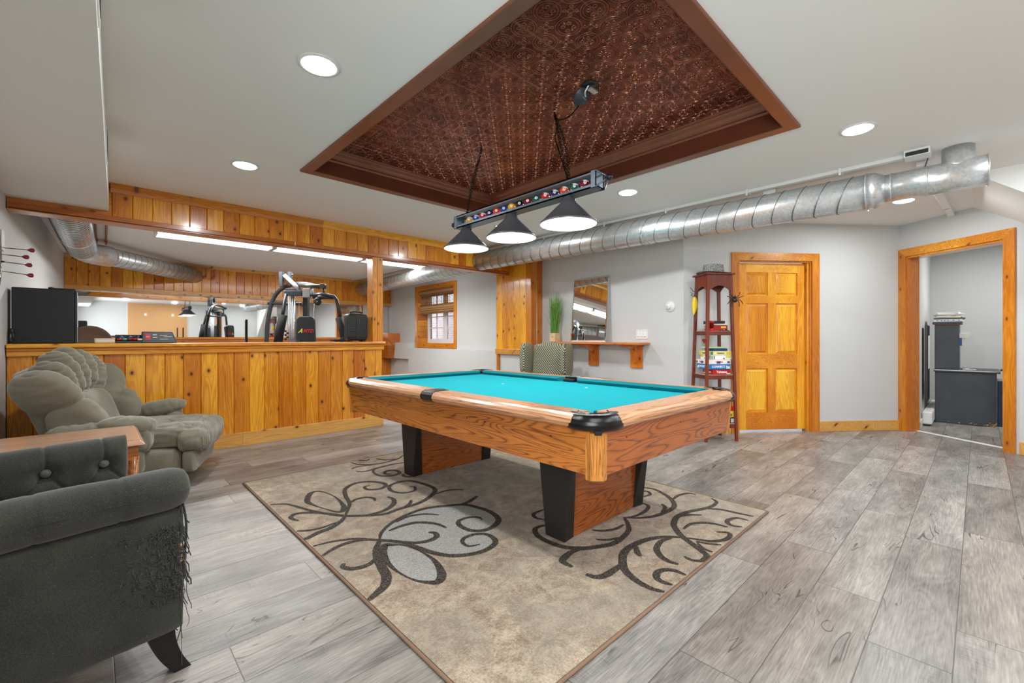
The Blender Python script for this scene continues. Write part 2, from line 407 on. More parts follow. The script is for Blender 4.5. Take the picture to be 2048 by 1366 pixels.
m_rug_dk = rugc('rug_scroll', (44, 38, 33), (118, 104, 90), 0.48, 0.7)
m_rug_gr = rugc('rug_light_field', (142, 139, 134), (176, 172, 165), 0.35, 0.65)
m_rug_bd = plain('rug_binding', (134, 106, 84), 0.8, bump=0.5, bscale=500)
def m_tin_fn():
    a = N('stamped_copper_tile'); v = a.co(); x, y, z = a.sep(v); P = 0.1524
    def cell(q, o, per): return a.ma('SUBTRACT', a.ma('FRACT', a.ma('DIVIDE', a.ma('ADD', q, o + per * 40), per)), 0.5)
    cx, cy = cell(x, 0, P), cell(y, 0, P)
    sx, sy = a.ma('ABSOLUTE', cx), a.ma('ABSOLUTE', cy)
    def ring(ax_, ay_, R, w):
        d = a.ma('SQRT', a.ma('ADD', a.ma('MULTIPLY', ax_, ax_), a.ma('MULTIPLY', ay_, ay_)))
        return a.ma('SUBTRACT', 1.0, a.st(a.ma('ABSOLUTE', a.ma('SUBTRACT', d, R)), 0.0, w))
    hx, hy = a.ma('SUBTRACT', 0.5, sx), a.ma('SUBTRACT', 0.5, sy)       # distance from cell corner
    h = a.ma('MAXIMUM', ring(hx, hy, 0.42, 0.035), ring(hx, hy, 0.33, 0.03))
    h = a.ma('MAXIMUM', h, ring(sx, sy, 0.09, 0.04))
    qx, qy = a.ma('SUBTRACT', sx, 0.13), a.ma('SUBTRACT', sy, 0.13)
    h = a.ma('MAXIMUM', h, ring(qx, qy, 0.05, 0.04))
    h = a.ma('MAXIMUM', h, ring(a.ma('SUBTRACT', hx, 0.12), a.ma('SUBTRACT', hy, 0.12), 0.06, 0.04))
    h = a.ma('MAXIMUM', h, a.ma('MULTIPLY', ring(a.ma('SUBTRACT', hx, 0.2), hy, 0.02, 0.05), 0.8))
    B = P * 2
    lx = a.ma('ABSOLUTE', cell(x, 0, B)); ly = a.ma('ABSOLUTE', cell(y, 0, B))
    def bead(l): return a.ma('SUBTRACT', 1.0, a.st(a.ma('ABSOLUTE', a.ma('SUBTRACT', l, 0.488)), 0.0, 0.012))
    h = a.ma('MAXIMUM', h, a.ma('MULTIPLY', a.ma('MAXIMUM', bead(lx), bead(ly)), 1.6))
    n1 = a.noise(v, 34, 4, 0.7); n2 = a.noise(v, 5, 3)
    k = a.ma('ADD', a.ma('MULTIPLY', n1, 0.45), a.ma('ADD', a.ma('MULTIPLY', n2, 0.38), a.ma('MULTIPLY', h, 0.30)))
    col = a.ramp(k, [(0.34, srgb(96, 54, 42)), (0.47, srgb(150, 86, 64)), (0.62, srgb(206, 132, 100)), (0.9, srgb(248, 206, 182))])
    a.bump(h, 1.0, 0.016)
    return a.out(col, 0.26, 0.82)
m_tin = m_tin_fn()
def m_bamboo_fn():
    a = N('bamboo_blind'); v = a.co(); x, y, z = a.sep(v)
    f = a.ma('FRACT', a.ma('MULTIPLY', z, 62.0)); s_ = a.st(a.ma('ABSOLUTE', a.ma('SUBTRACT', f, 0.5)), 0.2, 0.5)
    w = a.n('TexWhiteNoise', {'noise_dimensions': '1D'}); a.set(w.inputs['W'], a.ma('FLOOR', a.ma('MULTIPLY', z, 62.0)))
    k = a.ma('ADD', a.ma('MULTIPLY', w.outputs[0], 0.6), a.ma('MULTIPLY', a.noise(a.vm('MULTIPLY', v, (1, 14, 60)), 1.0, 2), 0.5))
    col = a.ramp(k, [(0.2, srgb(120, 76, 42)), (0.8, srgb(222, 172, 112))]); col = a.mix(a.ma('MULTIPLY', s_, 0.7), col, srgb(52, 32, 18))
    a.bump(f, 0.5, 0.003); return a.out(col, 0.6, 0.0)
m_bamboo = m_bamboo_fn()
def m_brick_fn():
    a = N('outdoor_brick'); b = a.n('TexBrick', Vector=a.vm('MULTIPLY', a.co(), (1, 1, 1)), Color1=srgb(222, 192, 186), Color2=srgb(206, 176, 172), Mortar=srgb(236, 232, 230), Scale=4.0)
    a.set(b.inputs['Vector'], a.comb(a.sep(a.co())[1], a.sep(a.co())[2], 0.0))
    return a.out(b.outputs[0], 0.9)
m_brick = m_brick_fn()
def m_chairdot_fn():
    a = N('sage_dotted_upholstery'); v = a.co(); x, y, z = a.sep(v); s_ = 30.0
    q = a.ma('ADD', y, a.ma('MULTIPLY', x, 0.8)); u = a.ma('MULTIPLY', a.ma('ADD', q, z), s_); w = a.ma('MULTIPLY', a.ma('SUBTRACT', q, z), s_)
    fu = a.ma('SUBTRACT', a.ma('FRACT', u), 0.5); fw = a.ma('SUBTRACT', a.ma('FRACT', w), 0.5)
    d = a.ma('SQRT', a.ma('ADD', a.ma('MULTIPLY', fu, fu), a.ma('MULTIPLY', fw, fw)))
    col = a.mix(a.st(d, 0.22, 0.36), srgb(216, 206, 172), srgb(84, 90, 78))
    a.bump(d, 0.2, 0.001); return a.out(col, 0.9, 0.0)
m_chairdot = m_chairdot_fn()
def m_tweed_fn():
    a = N('hat_tweed'); f = a.noise(a.co(), 190, 2, 0.8)
    return a.out(a.ramp(f, [(0.42, srgb(40, 40, 40)), (0.5, srgb(120, 120, 118)), (0.6, srgb(196, 196, 194))]), 0.95)
m_tweed = m_tweed_fn()
def grassm(n, rgb):
    a = N(n); r = a.n('NewGeometry').outputs['Random Per Island']; c = srgb(*rgb)
    return a.out(a.mix(r, tuple(x * 0.5 for x in c[:3]) + (1,), tuple(x * 1.35 for x in c[:3]) + (1,)), 0.5)
m_grass = grassm('grass_blade', (112, 160, 66))
m_box = [plain('pot_wood', (214, 184, 140), 0.6, var=0.12, vscale=20)]
# ================================================================ THE SETTING
LW = lambda y: -0.484 + 0.034 * (y - 5.14)         # left wall
BK = lambda y: -0.05 + 0.0292 * y                  # face of the dropped ceiling box
P1, P2 = (4.862, 2.304), (6.954, 0.649)
D1 = Vector((6.512 - 6.954, 0.042 - 0.649)).normalized()
P3 = (P2[0] + D1.x * 1.125, P2[1] + D1.y * 1.125)
struct(MB(m_floor).box(-1.2, 10.2, -2.0, 10.6, -0.1, 0.0), 'floor')
TX0, TX1, TY0, TY1 = 1.265, 3.135, 0.84, 3.62
TZ = 2.60
mb = MB(m_ceil)
for x0, x1, y0, y1 in ((-1.2, TX0, -2, 10.6), (TX1, 10.2, -2, 10.6), (TX0, TX1, -2, TY0), (TX0, TX1, TY1, 10.6)):
    mb.box(x0, x1, y0, y1, H, 2.75)
struct(mb, 'ceiling')
struct(MB(m_tin).box(TX0 - .01, TX1 + .01, TY0 - .01, TY1 + .01, TZ, TZ + 0.05), 'ceiling_tray')
def ring(mb, prof, x0, x1, y0, y1):
    # sweep a profile [(inward offset, z)] round a rectangle with mitred corners
    for k in range(len(prof)):
        (a, za), (b, zb) = prof[k], prof[(k + 1) % len(prof)]
        A = [(x0 + a, y0 + a, za), (x1 - a, y0 + a, za), (x1 - a, y1 - a, za), (x0 + a, y1 - a, za)]
        B = [(x0 + b, y0 + b, zb), (x1 - b, y0 + b, zb), (x1 - b, y1 - b, zb), (x0 + b, y1 - b, zb)]
        for i in range(4): mb.poly([A[i], A[(i + 1) % 4], B[(i + 1) % 4], B[i]])
mb = MB(m_copper_paint)
ring(mb, [(0, H), (0, H - .012), (.004, H - .016), (.074, H - .016), (.078, H - .012), (.078, H)], 1.19, 3.21, .765, 3.695)
struct(mb, 'trim_1')
mb = MB(m_copper_dk); ring(mb, [(0, H - .01), (0, TZ), (.008, TZ), (.008, H - .01)], TX0, TX1, TY0, TY1)
struct(mb, 'trim_2')
mb = MB(m_copper_paint)
ring(mb, [(.006, TZ - .085), (.018, TZ - .085), (.022, TZ - .072), (.020, TZ - .060), (.034, TZ - .050), (.040, TZ - .034), (.062, TZ - .022), (.068, TZ - .010), (.078, TZ - .008), (.080, TZ), (.006, TZ)], TX0, TX1, TY0, TY1)
struct(mb, 'trim_3')

def wall(name, a, b, z0=0.0, z1=H, th=0.15, holes=(), mat=m_wall, ext=0.0):
    M = frame2(a, b); L = (Vector(b) - Vector(a)).length; mb = MB(mat); s = -ext
    for (h0, h1, k0, k1) in sorted(holes):
        if h0 > s: mb.box(s, h0, -th, 0, z0, z1, M=M)
        if k0 > z0: mb.box(h0, h1, -th, 0, z0, k0, M=M)
        if k1 < z1: mb.box(h0, h1, -th, 0, k1, z1, M=M)
        s = h1
    mb.box(s, L + ext, -th, 0, z0, z1, M=M)
    return struct(mb, name), M
o, MLW = wall('wall_left', (LW(-1.6), -1.6), (LW(10.2), 10.2), ext=0.1, holes=[(.75, 1.95, .95, 2.05)])
w2 = MB(m_vinyl)
for s0, s1, z0, z1 in ((.75, .81, .95, 2.05), (1.89, 1.95, .95, 2.05), (.81, 1.89, .95, 1.01), (.81, 1.89, 1.99, 2.05), (1.32, 1.38, 1.01, 1.99)): w2.box(s0, s1, -.10, -.05, z0, z1, .004, M=MLW)
w2 = struct(w2, 'added_window')  # unseen window added behind the camera to brighten the ceiling
MB(m_glass).box(.81, 1.32, -.078, -.074, 1.01, 1.99, M=MLW).box(1.38, 1.89, -.078, -.074, 1.01, 1.99, M=MLW).build('pane', w2)
lamp('added_fill_light', tuple(MLW @ Vector((1.35, -.02, 1.5))), 'RECTANGLE', ADDED_FILL_W, 1.05, (.90, .96, 1.0), (math.radians(90), 0, math.radians(-90) - .034), None, .95, 150)  # added fill light in that window, lifts the dark ceiling
FB = (5.256, 9.96)
wall('wall_far', (LW(9.96), 9.96), FB, ext=0.2)
Wa, Wb = (5.262, 9.96), (5.062, 4.66)
o, MWW = wall('wall_window', Wa, Wb, th=0.36, holes=[(1.44, 2.88, 0.965, 2.13)])
wall('wall_right', Wb, P1, th=0.15)
dirD = (Vector(P2) - Vector(P1)).normalized()
o, MD = wall('wall_diagonal', P1, P2, th=0.13, holes=[(0.655, 1.547, 0.0, 1.98)])
o, MO = wall('wall_doorway', P2, P3, th=0.15, holes=[(0.085, 1.012, 0.0, 2.04)])
wall('wall_stairs', P3, (6.1, -1.6), th=0.15)
wall('wall_back', (6.3, -1.6), (LW(-1.6), -1.6), th=0.15, ext=0.1)
wall('wall_office_left', (7.02, 0.492), (9.25, 0.50), th=0.12)
wall('wall_office_back', (9.2, 0.55), (9.2, -1.9), th=0.12)
wall('wall_office_right', (9.3, -1.6), (6.2, -1.6), th=0.12)
struct(MB(m_white).box(0.915, 2.72, -1.6, -1.585, 0.0, 2.40).m(m_tan).box(0.93, 2.705, -1.586, -1.578, 0.0, 2.385), 'wall_back_panel')
for px_ in (1.44, 2.25):
    t = thing('wall_plate', 'small cream wall plate on the tan panel, %s the stairs' % ('the one farther from' if px_ < 2 else 'the one closer to'), 'wall plate', (px_, -1.578, 1.97))
    MB(m_cream).box(-.04, .04, 0, .008, -.05, .05, 0.003).build('plate', t); MB(m_white).box(-.02, .02, .006, .012, -.03, .03, 0.002).build('socket', t)
# dropped ceiling box along the left wall
mb = MB(m_ceil); mb.prism([(LW(-1.6) - .02, -1.6), (BK(-1.6), -1.6), (BK(5.14), 5.138), (LW(5.14) - .02, 5.138)], 2.18, H)
struct(mb, 'ceiling_bulkhead')
# sloping underside of the stairs on the right
mb = MB(m_ceil)
prof = [(.04, H), (-1.58, H), (-1.58, H - 0.8 * 1.62)]
mb.hexa([(5.15, y, z) for y, z in prof], [(6.62, y, z) for y, z in prof]); struct(mb, 'ceiling_stairs')

def planks(mb, M, L, z0, z1, pw, t=0.016, c=0.006, start=0.0, rnd=None):
    s = start; k = 0
    while s < L - 0.004:
        w = min(pw, L - s); tm = bmesh.new()
        pr = [(s, 0), (s + .0008, t - c), (s + c, t), (s + w - c, t), (s + w - .0008, t - c), (s + w, 0)]
        A = [tm.verts.new((x, y, z0)) for x, y in pr]; B = [tm.verts.new((x, y, z1)) for x, y in pr]
        for i in range(5): tm.faces.new([A[i], A[i + 1], B[i + 1], B[i]])
        tm.faces.new(A[::-1]); tm.faces.new(B)
        bmesh.ops.recalc_face_normals(tm, faces=tm.faces); mb.add(tm, M)
        s += pw; k += 1
# ---- half wall of the bar
XL = LW(5.14) + 0.004
MBAR = frame2((XL, 5.14), (2.62, 5.14))
LBAR = 2.62 - XL
bar = MB(m_wall).box(XL, 2.62, 5.14, 5.27, 0, 0.99)
bar.m(m_pine_v); planks(bar, MBAR, LBAR, 0.10, 0.96, 0.137)
bar.m(m_pine_v); planks(bar, frame2((2.62, 5.124), (2.62, 5.285), True), 0.16, 0.0, 0.96, 0.08)
struct(bar, 'wall_bar')
mb = MB(m_base).box(XL, 1.1, 5.112, 5.124, 0, 0.136, .003).box(1.1, 2.636, 5.112, 5.124, 0, 0.136, .003)
struct(mb, 'baseboard_bar')
mb = MB(m_pine_x)
mb.box(XL, 2.655, 5.08, 5.42, 1.010, 1.044, .008).box(XL, 2.64, 5.104, 5.124, 0.945, 1.010, .006).box(XL, 2.645, 5.094, 5.112, 0.985, 1.010, .006)
struct(mb, 'trim_4')
# ---- bar post
mb = MB(m_pine_t)
for x0, x1 in ((2.500, 2.560), (2.562, 2.636)): mb.box(x0, x1, 5.128, 5.28, 1.044, 2.09, .003)
struct(mb, 'trim_5')
# ---- header beam over the bar
XC = 4.805
hd = MB(m_pine_v); planks(hd, frame2((BK(5.14) + .02, 5.16), (XC, 5.16)), XC - BK(5.14) - .02, 2.12, 2.40, 0.137, start=0.0)
hd.m(m_pine_x).box(XL, XC, 5.16, 5.27, 2.10, H)
hd.m(m_beam).box(XL, 1.6, 5.128, 5.16, 2.088, 2.140, .004).box(1.6, 3.3, 5.128, 5.16, 2.088, 2.140, .004).box(3.3, XC, 5.128, 5.16, 2.088, 2.140, .004)
hd.box(XL, 2.1, 5.128, 5.29, 2.084, 2.10, .002).box(2.1, XC, 5.128, 5.29, 2.084, 2.10, .002)
hd.box(XL, BK(5.14) + .02, 5.139, 5.16, 2.14, 2.18)
struct(hd, 'trim_6')
cr = MB(m_pine_x)
for x0, x1 in ((BK(5.14) + .01, 1.9), (1.9, 4.1), (4.1, XC)):
    cr.hexa([(x0, 5.15, 2.345), (x0, 5.136, 2.345), (x0, 5.128, 2.375), (x0, 5.100, 2.41), (x0, 5.100, H), (x0, 5.15, H)],
            [(x1, 5.15, 2.345), (x1, 5.136, 2.345), (x1, 5.128, 2.375), (x1, 5.100, 2.41), (x1, 5.100, H), (x1, 5.15, H)])
struct(cr, 'trim_7')
# ---- pine-clad column at the end of the beam
cl = MB(m_wall).box(4.845, 5.12, 4.69, 5.42, 0, 0.83).box(4.825, 5.12, 4.675, 5.43, .83, H)
cl.m(m_pine_v); planks(cl, frame2((4.822, 5.45), (4.822, 4.655)), 0.795, 0.86, H, 0.137, start=0.0)
planks(cl, frame2((4.806, 4.672), (5.064, 4.672)), 0.258, 0.86, H, 0.13, start=0.0)
cl.m(m_base).box(4.792, 5.09, 4.645, 5.46, 0.83, 0.915, .004)
cl.m(m_pine_t).box(4.815, 4.85, 5.40, 5.45, 0, 0.83, .003)
struct(cl, 'wall_column')
# ---- gym end: pine soffit, sill, ledge
xs = LW(9.8)
sf = MB(m_pine_x).box(xs, 5.27, 9.83, 9.96, 1.86, H)
sf.m(m_pine_v); planks(sf, frame2((xs, 9.83), (5.27, 9.83)), 5.27 - xs, 1.86, H, 0.137)
sf.m(m_base).box(xs, 2.2, 9.80, 9.815, 1.86, 1.93, .004).box(2.2, 5.27, 9.80, 9.815, 1.86, 1.93, .004).box(xs, 5.27, 9.80, 9.815, 2.36, H, .004)
sf.m(m_pine_v); planks(sf, Matrix(((1, 0, 0, xs), (0, 0, 1, 9.81), (0, -1, 0, 1.862), (0, 0, 0, 1))), 5.27 - xs, 0.0, 0.14, 0.137, t=.006, c=.003)
struct(sf, 'trim_8')
sl = MB(m_pine_x).box(xs, 5.27, 9.78, 9.96, 1.07, 1.105, .006).m(m_beam).box(xs, 5.27, 9.80, 9.96, 1.0, 1.07)
sl.m(m_pine_v); planks(sl, frame2((xs, 9.83), (5.27, 9.83)), 5.27 - xs, 0.0, 1.0, 0.137)
struct(sl, 'trim_9')
struct(MB(m_cedar).box(4.93, 5.27, 9.35, 9.78, 0.92, 1.2, .006).m(m_beam).hexa([(4.98, 9.4, .62), (5.26, 9.4, .62), (5.26, 9.78, .62), (4.98, 9.78, .62)], [(4.93, 9.35, .92), (5.26, 9.35, .92), (5.26, 9.78, .92), (4.93, 9.78, .92)]), 'trim_10')
lg = MB(m_wall); lg.box(0.35, 1.25, 0, 0.13, 0.62, 0.985, .004, M=MWW).box(1.25, 5.3, 0, 0.13, 0.0, 0.872, .004, M=MWW).box(0.35, 1.25, 0, 0.02, 0.0, 0.62, M=MWW)
struct(lg, 'wall_window_ledge')
# ---- window
def casing(mb, M, s0, s1, z0, z1, w, t=0.02, bottom=False, side='both'):
    mb.box(s0 - w, s0, 0, t, z0 - (w if bottom else 0), z1 + w, .004, M=M)
    mb.box(s1, s1 + w, 0, t, z0 - (w if bottom else 0), z1 + w, .004, M=M)
cs = MB(m_pine_t); casing(cs, MWW, 1.44, 2.88, .965, 2.13, .085, .022, True)
cs.m(m_pine_y).box(1.44, 2.88, 0, .022, 2.13, 2.215, .004, M=MWW).box(1.44, 2.88, 0, .022, .88, .965, .004, M=MWW)
cs.m(m_pine_y)
for k in range(9): cs.box(1.442, 1.452, -.30, 0, .967 + k * .129, .967 + k * .129 + .127, .003, M=MWW)
cs.box(2.868, 2.878, -.30, 0, .967, 2.128, M=MWW).box(1.45, 2.87, -.30, 0, .967, .98, M=MWW).box(1.45, 2.87, -.30, 0, 2.115, 2.128, M=MWW)
w1 = struct(cs, 'window_1')
vf = MB(m_vinyl)
for s0, s1, z0, z1 in ((1.452, 1.50, .98, 2.115), (2.82, 2.868, .98, 2.115), (1.50, 2.82, .98, 1.03), (1.50, 2.82, 2.065, 2.115), (2.12, 2.20, 1.03, 2.065)):
    vf.box(s0, s1, -.29, -.24, z0, z1, .004, M=MWW)
for s0, s1 in ((1.50, 2.12), (2.20, 2.82)):
    vf.box(s0, s0 + .04, -.275, -.25, 1.03, 2.065, .003, M=MWW).box(s1 - .04, s1, -.275, -.25, 1.03, 2.065, .003, M=MWW)
    vf.box(s0 + .04, s1 - .04, -.275, -.25, 1.03, 1.07, .003, M=MWW).box(s0 + .04, s1 - .04, -.275, -.25, 2.025, 2.065, .003, M=MWW)
    for q in (1,): vf.box(s0 + (s1 - s0) * q / 2 - .011, s0 + (s1 - s0) * q / 2 + .011, -.27, -.255, 1.07, 2.025, M=MWW)
    for q in (1, 2, 3): vf.box(s0 + .04, s1 - .04, -.27, -.255, 1.07 + .239 * q - .011, 1.07 + .239 * q + .011, M=MWW)
vf.build('window_frame', w1)
gl = MB(m_glass).box(1.54, 2.08, -.264, -.260, 1.07, 2.025, M=MWW).box(2.24, 2.78, -.264, -.260, 1.07, 2.025, M=MWW); gl.build('pane', w1)
bl = thing('bamboo_blind', 'woven bamboo roman blind pulled half way down over the small window', 'blind'); 
mb = MB(m_bamboo); Mw = MWW
mb.box(1.50, 2.84, -.060, -.052, 1.97, 2.10, M=Mw); mb.build('blind_cloth', bl)
mb = MB(m_bamboo)
rw = random.Random(4)
for q in range(15):
    z = 1.80 + q * .0118; x = 1.50
    while x < 2.83:
        l = rw.uniform(.08, .3); mb.box(x, min(x + l, 2.84), -.058, -.052, z, z + .0075, M=Mw); x += l + rw.uniform(.004, .02)
for q in range(9): mb.box(1.55 + q * .155, 1.554 + q * .155, -.0585, -.0515, 1.79, 1.98, M=Mw)
mb.build('blind_open_weave', bl)
mb = MB(m_bamboo); 
for q in range(3): mb.box(1.50, 2.84, -.052 + q * .008, -.045 + q * .008, 1.60 + q * .02, 1.77 + q * .015, .003, M=Mw)
mb.box(1.50, 2.84, -.06, -.02, 2.00, 2.11, .003, M=Mw); mb.build('blind_fold', bl)
struct(MB(m_brick).box(7.4, 7.5, 4.5, 13.5, -.5, 1.9), 'wall_outdoors')

# ---- diagonal wall: six-panel door
cs = MB(m_pine_t)
cs.hexa(*[[(x, y, z) for x, y, z in q] for q in ([(.565, 0, 0), (.655, 0, 0), (.655, .02, 0), (.565, .02, 0)], [(.565, 0, 2.07), (.655, 0, 1.98), (.655, .02, 1.98), (.565, .02, 2.07)])], M=MD)
cs.hexa([(1.547, 0, 0), (1.637, 0, 0), (1.637, .02, 0), (1.547, .02, 0)], [(1.547, 0, 1.98), (1.637, 0, 2.07), (1.637, .02, 2.07), (1.547, .02, 1.98)], M=MD)
cs.m(m_pine_x).prism([(.565, 2.07), (1.637, 2.07), (1.547, 1.98), (.655, 1.98)], 0, .02, M=MD @ Matrix(((1, 0, 0, 0), (0, 0, 1, 0), (0, 1, 0, 0), (0, 0, 0, 1))))
cs.m(m_pine_t).box(.655, .668, -.13, 0, 0, 1.98, M=MD).box(1.534, 1.547, -.13, 0, 0, 1.98, M=MD).box(.668, 1.534, -.13, 0, 1.967, 1.98, M=MD)
cs.box(1.512, 1.534, -.045, -.02, 0, 1.967, M=MD)
struct(cs, 'trim_11')
dr = MB(m_door); S0, S1, Z0, Z1 = .672, 1.530, .022, 1.962
yb, yf = -.092, -.055
st, mid = .112, .10
rails = [(Z0, Z0 + .20), (.735, .905), (1.495, 1.585), (Z1 - .11, Z1)]
dr.box(S0, S0 + st, yb, yf, Z0, Z1, .002, M=MD).box(S1 - st, S1, yb, yf, Z0, Z1, .002, M=MD)
cx_ = (S0 + S1) / 2
for a_, b_ in ((rails[0][1], rails[1][0]), (rails[1][1], rails[2][0]), (rails[2][1], rails[3][0])):
    dr.box(cx_ - mid / 2, cx_ + mid / 2, yb, yf, a_, b_, .001, M=MD)
    for s0, s1 in ((S0 + st, cx_ - mid / 2), (cx_ + mid / 2, S1 - st)):
        dr.box(s0, s1, yb + .006, yf - .016, a_, b_, M=MD)
        e_ = .034
        dr.hexa([(s0 + .008, yf - .018, a_ + .008), (s1 - .008, yf - .018, a_ + .008), (s1 - .008, yf - .018, b_ - .008), (s0 + .008, yf - .018, b_ - .008)],
                [(s0 + e_, yf - .004, a_ + e_), (s1 - e_, yf - .004, a_ + e_), (s1 - e_, yf - .004, b_ - e_), (s0 + e_, yf - .004, b_ - e_)], M=MD)
dr.m(m_door_x)
for a_, b_ in rails: dr.box(S0 + st, S1 - st, yb, yf, a_, b_, .001, M=MD)
d1 = struct(dr, 'door_1')
m_brass = plain('door_brass', (196, 160, 90), 0.3, 0.9)
MB(m_brass).box(S0 + .006, S0 + .026, yf, yf + .003, .80, .93, .001, M=MD).m(m_black).box(S0 + .011, S0 + .021, yf + .002, yf + .004, .83, .90, M=MD).build('pull_plate', d1)
# baseboards
struct(MB(m_base).box(0.0, .565, 0, .014, 0, .10, .003, M=MD).box(1.637, 2.672, 0, .014, 0, .118, .003, M=MD), 'baseboard_diagonal')
MR = frame2(Wb, P1)
struct(MB(m_base).box(0.1, 2.36, 0, .014, 0, .118, .003, M=MR), 'baseboard_right')
# ---- doorway to the office
cs = MB(m_pine_t)
cs.hexa([(0.002, 0, 0), (.085, 0, 0), (.085, .022, 0), (0.002, .022, 0)], [(0.002, 0, 2.13), (.085, 0, 2.04), (.085, .022, 2.04), (0.002, .022, 2.13)], M=MO)
cs.hexa([(1.012, 0, 0), (1.102, 0, 0), (1.102, .022, 0), (1.012, .022, 0)], [(1.012, 0, 2.04), (1.102, 0, 2.13), (1.102, .022, 2.13), (1.012, .022, 2.04)], M=MO)
cs.m(m_pine_y).prism([(0.002, 2.13), (1.102, 2.13), (1.012, 2.04), (.085, 2.04)], 0, .022, M=MO @ Matrix(((1, 0, 0, 0), (0, 0, 1, 0), (0, 1, 0, 0), (0, 0, 0, 1))))
cs.m(m_pine_t).box(.072, .098, -.155, .004, 0, 2.04, .002, M=MO).box(.999, 1.025, -.155, .004, 0, 2.04, .002, M=MO)
cs.m(m_pine_y).box(.098, .999, -.155, .004, 2.018, 2.044, .002, M=MO)
struct(cs, 'trim_12')
struct(MB(m_white).box(.098, .999, -.16, -.11, 0, .008, .003, M=MO), 'trim_13')
MS = frame2(P3, (6.1, -1.6))
struct(MB(m_base).box(.0, 1.3, 0, .014, 0, .12, .003, M=MS), 'baseboard_stairs')
struct(MB(m_base).box(7.025, 7.12, .478, .492, 0, .11, .003).m(m_white).box(7.12, 9.2, .482, .496, 0, .09, .003), 'baseboard_office')
# ================================================================ FIXTURES
# ---- recessed lights
can_lab = ['round recessed downlight in the ceiling between the dropped box and copper tray', 'round recessed downlight near the header beam over the recliner',
  'recessed downlight between the copper tray and the junction box', 'round recessed downlight beside the copper tray above the billiard lamp shade',
  'round recessed downlight beyond the galvanised pipe near the office doorway', 'round recessed downlight hidden beside the middle lamp shade near the beam',
  'round recessed downlight above the camera beside the dropped box', 'added unseen recessed downlight near the tan wall panel', 'added unseen recessed downlight by the stairs behind the camera']
for (x, y), lb in zip(CANS, can_lab):
    t = thing('recessed_light', lb, 'ceiling light', (x, y, H), 0, 'recessed lights in the ceiling')
    MB(m_white).lathe([(.082, -.001), (.098, -.001), (.097, -.005), (.084, -.008), (.078, -.006)], 36).build('trim_ring', t)
    MB(m_lens).lathe([(.0, -.016), (.05, -.015), (.070, -.012), (.079, -.006), (.080, -.001), (0, -.001)], 36).build('lens', t)
    lamp('recessed_lamp', (0, 0, -.020), 'DISK', CAN_W, .15, parent=t)
# ---- fluorescent fixtures over the gym
for i, (x0, mt) in enumerate(((.55, m_tube), (1.87, m_tube_w), (3.19, m_tube))):
    t = thing('fluorescent_fixture', ['long fluorescent ceiling fixture above the gym, end near the silver elbow duct', 'warm toned middle fluorescent fixture of the row above the gym', 'long fluorescent ceiling fixture above the gym, end near the window'][i], 'ceiling light', (x0, 6.95, H), 0, 'fluorescent fixtures above the gym')
    MB(m_white).box(0, 1.30, -.13, .13, -.022, 0, .003).box(0, .02, -.135, .135, -.075, 0, .003).box(1.28, 1.30, -.135, .135, -.075, 0, .003).build('housing', t)
    d = MB(mt); pr = [(-.125, -.02), (-.12, -.05), (-.095, -.072), (.095, -.072), (.12, -.05), (.125, -.02)]
    d.hexa([(.02, y, z) for y, z in pr], [(1.28, y, z) for y, z in pr]); d.build('diffuser', t)
    lamp('fluorescent_lamp', (.65, 0, -.085), 'RECTANGLE', TUBE_W, 1.2, (0.97, 0.985, 1.0), parent=t, size_y=.2)
lamp('office_lamp', (8.0, -.55, 2.38), 'DISK', OFFICE_W, .3, (0.98, 0.99, 1.0))
# ---- dropped-box vents
for i, (y0, y1) in enumerate(((1.86, 2.22), (3.62, 3.95))):
    t = thing('air_vent', ['white slotted air grille on the dropped ceiling box, farther from the wood beam', 'white slotted air grille on the dropped ceiling box nearer the wood beam'][i], 'vent', (BK(y0), y0, 2.30), 0, 'air vents in the dropped box')
    dy = y1 - y0; t.rotation_euler.z = -math.atan(0.0292)
    MB(m_white).box(0.0, .006, 0, dy, -.075, .075, .002).build('frame', t)
    s = MB(m_black)
    for k in range(9): s.box(.005, .008, .02 + k * (dy - .04) / 9, .02 + (k + .62) * (dy - .04) / 9, -.055, .055)
    s.build('slots', t)
# ---- duct work
def spiral_duct(mb, pts, r, pitch, seam=True):
    P = [Vector(p) for p in pts]; mb.tube(P, r, 28)
    L = 0
    for a, b in zip(P[:-1], P[1:]):
        d = (b - a); n = int(d.length / pitch); d.normalize(); u = d.cross(Vector((0, 0, 1))).normalized(); w = u.cross(d)
        for k in range(n):
            c = a + d * (k + .5) * pitch
            ringp = [c + (u * math.cos(2 * math.pi * j / 24) + w * math.sin(2 * math.pi * j / 24)) * (r + .0005) + d * (pitch * .35 * math.sin(2 * math.pi * j / 24)) for j in range(24)]
            ci = mb.cur; mb.m(m_seam).tube(ringp, .0036, 5, closed=True); mb.cur = ci
t = thing('round_duct', 'big galvanised spiral duct running along the ceiling beside the pool table', 'duct')
A0, A1 = Vector((4.19, 5.30, 2.235)), Vector((4.378, .60, 2.225))
mb = MB(m_galv); spiral_duct(mb, [A0, A1], .135, .155)
mid_ = A0.lerp(A1, .60)
dd = (A1 - A0).normalized()
for q in (.605, .615): mb.tube([A0.lerp(A1, q) - dd * .004, A0.lerp(A1, q) + dd * .004], .142, 28)
mb.build('spiral_pipe', t)
mb = MB(m_galv); mb.tube([A1, A1 + dd * .05, A1 + dd * .11], [.138, .135, .103], 28)
mb.tube([A1 - dd * .006, A1 + dd * .006], .143, 28); mb.build('reducer', t)
B0 = A1 + dd * .10; B1 = Vector((4.385, -.05, 2.225))
mb = MB(m_galv); mb.tube([B0, B1], .103, 28)
for q in (.08, .44, .985): mb.tube([B0.lerp(B1, q) - dd * .005, B0.lerp(B1, q) + dd * .005], .107, 28)
mb.build('plain_pipe', t)
